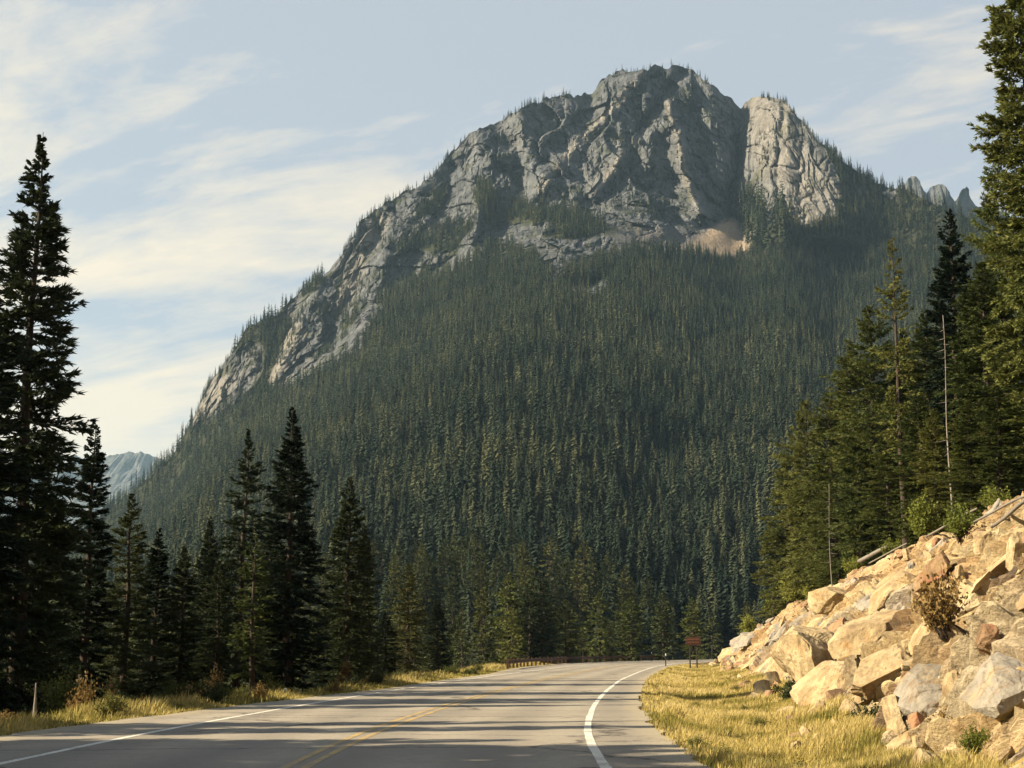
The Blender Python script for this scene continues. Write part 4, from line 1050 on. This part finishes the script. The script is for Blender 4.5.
shrub('green', on_rock(958, 540), 1.3, 'round green shrub alone near the top of the rock cut')
shrub('dry', on_rock(942, 632), (1.0, 1.0, 1.15), 'dry brown shrub in a hollow of the rock cut', rot=1)
shrub('dark', at(792, 44), (1.0, 1.0, 1.2), 'dark green shrub at the left foot of the pale cracked block', rot=2)
shrub('dark', at(870, 25), .62, 'dark shrub in the grass below the low cream block', rot=3)
shrub('dark', at(765, 19.6), (.62, .5, .4), 'dark low shrub in the shaded grass at the bottom, left of its twin', rot=1)
shrub('dark', at(802, 18.7), (.45, .4, .45), 'dark low shrub in the shaded grass at the bottom, right of its twin', rot=4)
shrub('dry', at(680, 33), .35, 'small brown weed clump in the golden grass near the road edge', rot=4)
shrub('dark', at(665, 58), (1.2, .5, .35), 'dark flattened weeds at the road edge in the golden grass', rot=.7)
shrub('dry', on_rock(945, 735), .5, 'small dry shrub below the overhanging grey slab', rot=2)
shrub('green', on_rock(975, 752), .4, 'small green shrub between rocks in the bottom right corner', rot=5)
GS = 'sunlit green shrubs on the crest of the rock cut'
for i, (u, v, s, k, lb) in enumerate([(786, 596, 1.9, 'tall', 'large light green shrub on the crest over the rusty rubble'), (758, 606, 1.7, 'tall', 'light green shrub lower on the crest near the rock nose'), (805, 588, 1.5, 'green', 'bushy shrub on the crest left of the upright block'), (735, 628, 1.5, 'tall', 'lowest light green shrub by the rock nose'),
        (848, 566, 1.4, 'green', 'shrub on the crest under the pale fallen log'), (884, 548, 1.3, 'green', 'shrub on the crest right of the pale fallen log'), (910, 532, 1.2, 'tall', 'shrub at the foot of the bare pale trunk'), (992, 505, 1.0, 'green', 'yellow green shrub beneath the pale fallen poles'), (828, 572, 1.4, 'green', 'shrub on the crest above the upright block'), (935, 520, 1.0, 'green', 'low shrub on the crest between the bare pale trunk and the dead trunk')]):
    p = on_rock(u, v); shrub(k, p + np.array([.3, .5, -.1]), s, lb, GS, i)
shrub('olive', at(66, 37), (1.5, 1.2, 1.75), 'broad green bush at the left edge of the road beside the broken stump')
shrub('dry', at(84, 35), (.9, .8, 1.5), 'brown bush right of the broad green bush at the road edge', rot=2)
shrub('olive', at(172, 40), (.9, .7, 1.3), 'low yellow green bush in the verge grass left of the young pine', rot=3)
shrub('dry', at(112, 36), (1.0, .6, 1.3), 'tawny weeds at the left road edge, below the blunt topped conifer', rot=5)
shrub('dark', at(378, 74), (1.6, 1.2, 1.0), 'dark bush right of the golden sapling', rot=1)
shrub('olive', at(396, 84), (1.6, 1.2, 1.0), 'olive bush between the golden sapling and the guardrail', rot=1)
shrub('dry', at(215, 43), (.9, .6, 1.35), 'straw coloured weeds beside the young pine', rot=2)
r5 = random.Random(21)
for i in range(34):
    y_ = 28 * (110 / 28.0) ** r5.random(); x_ = float(xPL(np.array(y_))) - r5.uniform(.5, 2.0); k_ = r5.choice(['dry', 'olive', 'dark', 'dry', 'olive'])
    sc_ = r5.uniform(.35, .85)
    shrub(k_, gpt(x_, y_), (sc_ * 1.2, sc_, sc_ * r5.uniform(.8, 1.5)), {'dry': 'tawny weed clump in the tall grass along the left road edge', 'olive': 'yellow green weed clump in the tall grass along the left road edge', 'dark': 'dark green weed clump in the tall grass along the left road edge'}[k_], 'weed clumps along the left road edge', r5.uniform(0, 6), 'weeds')
for i in range(22):
    y_ = 21 * (90 / 21.0) ** r5.random(); f_r = r5.uniform(.08, .95); x_ = float(xPR(y_) + (xF(y_) - xPR(y_)) * f_r); k_ = r5.choice(['dry', 'olive', 'olive'])
    sc_ = r5.uniform(.2, .42)
    shrub(k_, gpt(x_, y_), (sc_ * 1.3, sc_, sc_), {'dry': 'tawny weed tuft in the golden grass at the right', 'olive': 'green weed tuft in the golden grass at the right'}[k_], 'weed tufts in the golden grass', r5.uniform(0, 6), 'weeds')
# golden sapling
sap = Kind('golden_sapling', 'shrub_dry', 2.0, R=.55, seed=77, whorls=16, per=6, twigs=8, leaves=6, leaf=.13, lw=.05, power=.7)
plant_px(sap, 347, 662, 62, 11, 'small golden brown dying sapling at the left roadside', None)

# ------------------------------------------------------------------ fallen logs
def log(p0, p1, r0, r1, label, name='fallen_log'):
    p0, p1 = np.array(p0, float), np.array(p1, float); s = np.linspace(0, 1, 9)[:, None]
    pts = (p1 - p0) * s + .03 * np.linalg.norm(p1 - p0) * .12 * np.stack([np.sin(s[:, 0] * 5), np.cos(s[:, 0] * 4), np.sin(s[:, 0] * 3)], 1)
    o = obj(name, MB().tube(pts, .62 * (r0 + (r1 - r0) * s[:, 0]), 8).mesh(name, M['dead_wood'], True), None, tuple(p0))
    return tag(o, label, 'log')
off3 = np.array([0, -.1, .22])
log(on_rock(858, 566) + [0, .3, .35], on_rock(884, 552) + [0, .3, .4], .2, .16, 'thick pale broken log lying on the crest of the rock cut')
log(on_rock(972, 528) + off3, on_rock(1030, 505) + off3, .05, .04, 'long thin pale pole lying on the rock cut at the right edge')
log(on_rock(990, 536) + off3, on_rock(1034, 514) + off3, .06, .05, 'second shorter grey pole just below the long pale one')
log(on_rock(868, 566) + off3, on_rock(905, 545) + off3, .06, .05, 'dark grey pole along the crest, left of the dead trunk')
log(on_rock(925, 540) + off3, on_rock(972, 512) + off3, .07, .05, 'grey pole leaning up the crest towards the dead trunk')

# ------------------------------------------------------------------ guardrail, sign, posts
g = thing('guardrail', 'low rust brown guardrail along the outer edge of the road bend', 'guardrail')
gyv = np.linspace(112, 205, 94); gxv = xPL(gyv) + .15
base = np.stack([gxv, gyv, np.full_like(gxv, -.05)], -1)
prof = [(-.04, .42), (.03, .46), (-.03, .52), (-.03, .56), (.03, .62), (-.04, .68)]
tang = norm(np.gradient(base, axis=0)); side = np.stack([tang[:, 1], -tang[:, 0], 0 * gxv], -1)
rv = np.stack([base + side * (s_ + k_) + np.array([0, 0, z_]) for (s_, z_) in prof for k_ in (0,)] , 1)
rv2 = rv - side[:, None] * .03
n1 = len(prof); full = np.concatenate([rv, rv2[:, ::-1]], 1); m_ = 2 * n1
fq = []
for i in range(len(gyv) - 1):
    for j in range(m_): fq.append([i * m_ + j, i * m_ + (j + 1) % m_, (i + 1) * m_ + (j + 1) % m_, (i + 1) * m_ + j])
obj('rail', make_mesh('rail', full.reshape(-1, 3), np.array(fq), M['rusty_steel']), g)
pm = MB().box((0, 0, .26), (.15, .15, 1.0)).mesh('post', M['rusty_steel'])
p0_ = None
for i in range(0, 94, 3):
    q = base[i] - side[i] * .16
    if p0_ is None: p0_ = obj('post', pm, g, tuple(q)); continue
    c = copy_part(p0_, g); c.location = tuple(q)

sx, sy, _ = at(694, 122); sz = gpt(sx, sy)[2]
s = thing('road_sign', 'brown wooden road sign on two posts beside the far road edge', 'sign', (sx, sy, sz))
for dx in (-.27, .27): obj('post', MB().box((dx, .06, 1.1), (.10, .10, 2.4)).mesh('post', M['post_dark']), s)
zt = float(P(694, 641, sy)[2]) - sz
obj('panel', MB().box((0, 0, zt), (1.16, .05, .66)).mesh('panel', M['sign_brown']), s)
obj('board_band', MB().box((0, -.028, zt + .13), (.98, .012, .12)).box((0, -.028, zt - .1), (.9, .012, .1)).mesh('board_band', M['sign_pale']), s)
def delineator(u, Y, h, label, pale=.18):
    x, y, z = at(u, Y); t = thing('delineator_post', label, 'marker post', (x, y, z))
    obj('post', MB().box((0, 0, h / 2 - .15), (.09, .05, h + .3)).mesh('post', M['post_dark']), t)
    obj('reflector', MB().box((0, -.032, h - pale / 2 - .03), (.085, .016, pale)).mesh('reflector', M['reflector']), t)
delineator(666, 132, 1.15, 'thin dark marker post with a white top at the far right road edge')
delineator(286, 47, .42, 'short marker post with a white top in the left verge grass', .12)
delineator(652, 190, 1.2, 'tiny marker post with a white top beyond the end of the guardrail bend')

# ------------------------------------------------------------------ haze
hz, nt = new_mat('haze_air'); gg = NT(nt)
vol = gg.n('ShaderNodeVolumePrincipled'); vol.inputs['Color'].default_value = (0.52, 0.78, 1.0, 1); vol.inputs['Density'].default_value = 0.000065; vol.inputs['Anisotropy'].default_value = 0.35
oo = gg.n('ShaderNodeOutputMaterial'); gg.link(vol.outputs[0], oo.inputs['Volume'])
hb = obj('haze', MB().box((0, 3250, 407), (18400, 12000, 850)).mesh('haze', hz))
tag(hb, 'thin bluish haze filling the valley air', 'haze', kind='stuff')

# ------------------------------------------------------------------ light, sky, camera
sd = np.array([-math.cos(SUN_AHEAD) * math.cos(SUN_EL), math.sin(SUN_AHEAD) * math.cos(SUN_EL), math.sin(SUN_EL)])
ld = bpy.data.lights.new('sun', 'SUN'); ld.energy = 5.0; ld.angle = math.radians(.5); ld.color = (1.0, .86, .62)
so = bpy.data.objects.new('sun', ld); COL.objects.link(so)
so.rotation_euler = Vector(tuple(-sd)).to_track_quat('-Z', 'Y').to_euler(); so.location = (-60, 0, 60)

w = bpy.data.worlds.new('World'); SC.world = w; w.use_nodes = True
nt = w.node_tree; nt.nodes.clear(); gg = NT(nt)
sky = gg.n('ShaderNodeTexSky'); sky.sky_type = 'NISHITA'; sky.sun_disc = False; sky.sun_elevation = SUN_EL
sky.sun_rotation = math.atan2(sd[0], sd[1]); sky.altitude = 1600; sky.air_density = 1.0; sky.dust_density = 2.2; sky.ozone_density = 1.0
tc = gg.n('ShaderNodeTexCoord').outputs['Generated']
sep = gg.n('ShaderNodeSeparateXYZ'); gg.link(tc, sep.inputs[0])
# thin high clouds: a flat sheet far up, so that streaks lie down towards the horizon
zz = gg.math('MAXIMUM', sep.outputs['Z'], 0.02); zo = gg.math('ADD', zz, .12)
cx_ = gg.math('DIVIDE', sep.outputs['X'], zo); cy_ = gg.math('DIVIDE', sep.outputs['Y'], zo)
cmb = gg.n('ShaderNodeCombineXYZ'); gg.link(cx_, cmb.inputs[0]); gg.link(cy_, cmb.inputs[1])
mp_ = gg.n('ShaderNodeMapping'); mp_.inputs['Rotation'].default_value = (0, 0, math.radians(33)); mp_.inputs['Location'].default_value = (43.8, 10.2, .5)
gg.link(cmb.outputs[0], mp_.inputs[0]); rot_ = mp_.outputs[0]
n1_ = gg.noise(gg.scaled(rot_, (0.75, 1.9, 1)), 1.5, 8, .6, .5)
n2_ = gg.noise(gg.scaled(rot_, (1.2, 2.6, 1)), 3.6, 7, .66, .4)
lft = gg.math('ADD', gg.math('MULTIPLY', sep.outputs['X'], -1.0), 0.02)          # more cloud towards the sun side
low_ = gg.math('SUBTRACT', .36, sep.outputs['Z'])
bias = gg.math('ADD', gg.math('MULTIPLY', lft, .42), gg.math('MULTIPLY', low_, .95))
f_ = gg.math('ADD', gg.math('SUBTRACT', gg.math('ADD', gg.math('MULTIPLY', n1_, 1.2), gg.math('MULTIPLY', n2_, .5)), .35), bias)
cov = gg.ramp(f_, [(0.53, 0.0), (0.67, 0.45), (0.86, 0.95)])
upz = gg.ramp(sep.outputs['Z'], [(0.42, 1.0), (0.85, 0.12)])
skyc = gg.mix(gg.math('MULTIPLY', upz, 0.74), sky.outputs[0], (4.25, 4.55, 4.75))     # pale summer air
glow = gg.math('MULTIPLY', gg.ramp(gg.math('ADD', gg.math('MULTIPLY', sep.outputs['X'], -1.0), gg.math('MULTIPLY', sep.outputs['Z'], -1.3)), [(0.0, 0.0), (0.20, 0.75)]), 1.0)
skyc = gg.mix(glow, skyc, (6.5, 6.0, 5.0))
cl_c = gg.mix(gg.math('MULTIPLY', cov, upz), skyc, (7.3, 6.3, 4.8))
bg = gg.n('ShaderNodeBackground'); gg.link(cl_c, bg.inputs['Color']); bg.inputs['Strength'].default_value = 0.05
wo = gg.n('ShaderNodeOutputWorld'); gg.link(bg.outputs[0], wo.inputs['Surface'])

cd = bpy.data.cameras.new('camera'); cam = bpy.data.objects.new('camera', cd); COL.objects.link(cam)
cam.location = (0, 0, CH); cam.rotation_euler = (math.pi / 2 + PITCH, 0, 0)
cd.sensor_width = 36; cd.lens = F / 1024 * 36; cd.clip_start = .1; cd.clip_end = 30000
SC.camera = cam
SC.render.engine = 'CYCLES'
cy = SC.cycles; cy.max_bounces = 4; cy.diffuse_bounces = 3; cy.glossy_bounces = 2; cy.transmission_bounces = 2; cy.volume_bounces = 0; cy.transparent_max_bounces = 4
cy.use_denoising = True; cy.use_adaptive_sampling = True; cy.adaptive_threshold = .015
cy.caustics_reflective = cy.caustics_refractive = False
vs_ = SC.view_settings; SC.display_settings.display_device = 'sRGB'
vs_.view_transform = 'Standard'; vs_.look = 'None'; vs_.exposure = 1.56; vs_.gamma = 1; vs_.use_curve_mapping = False
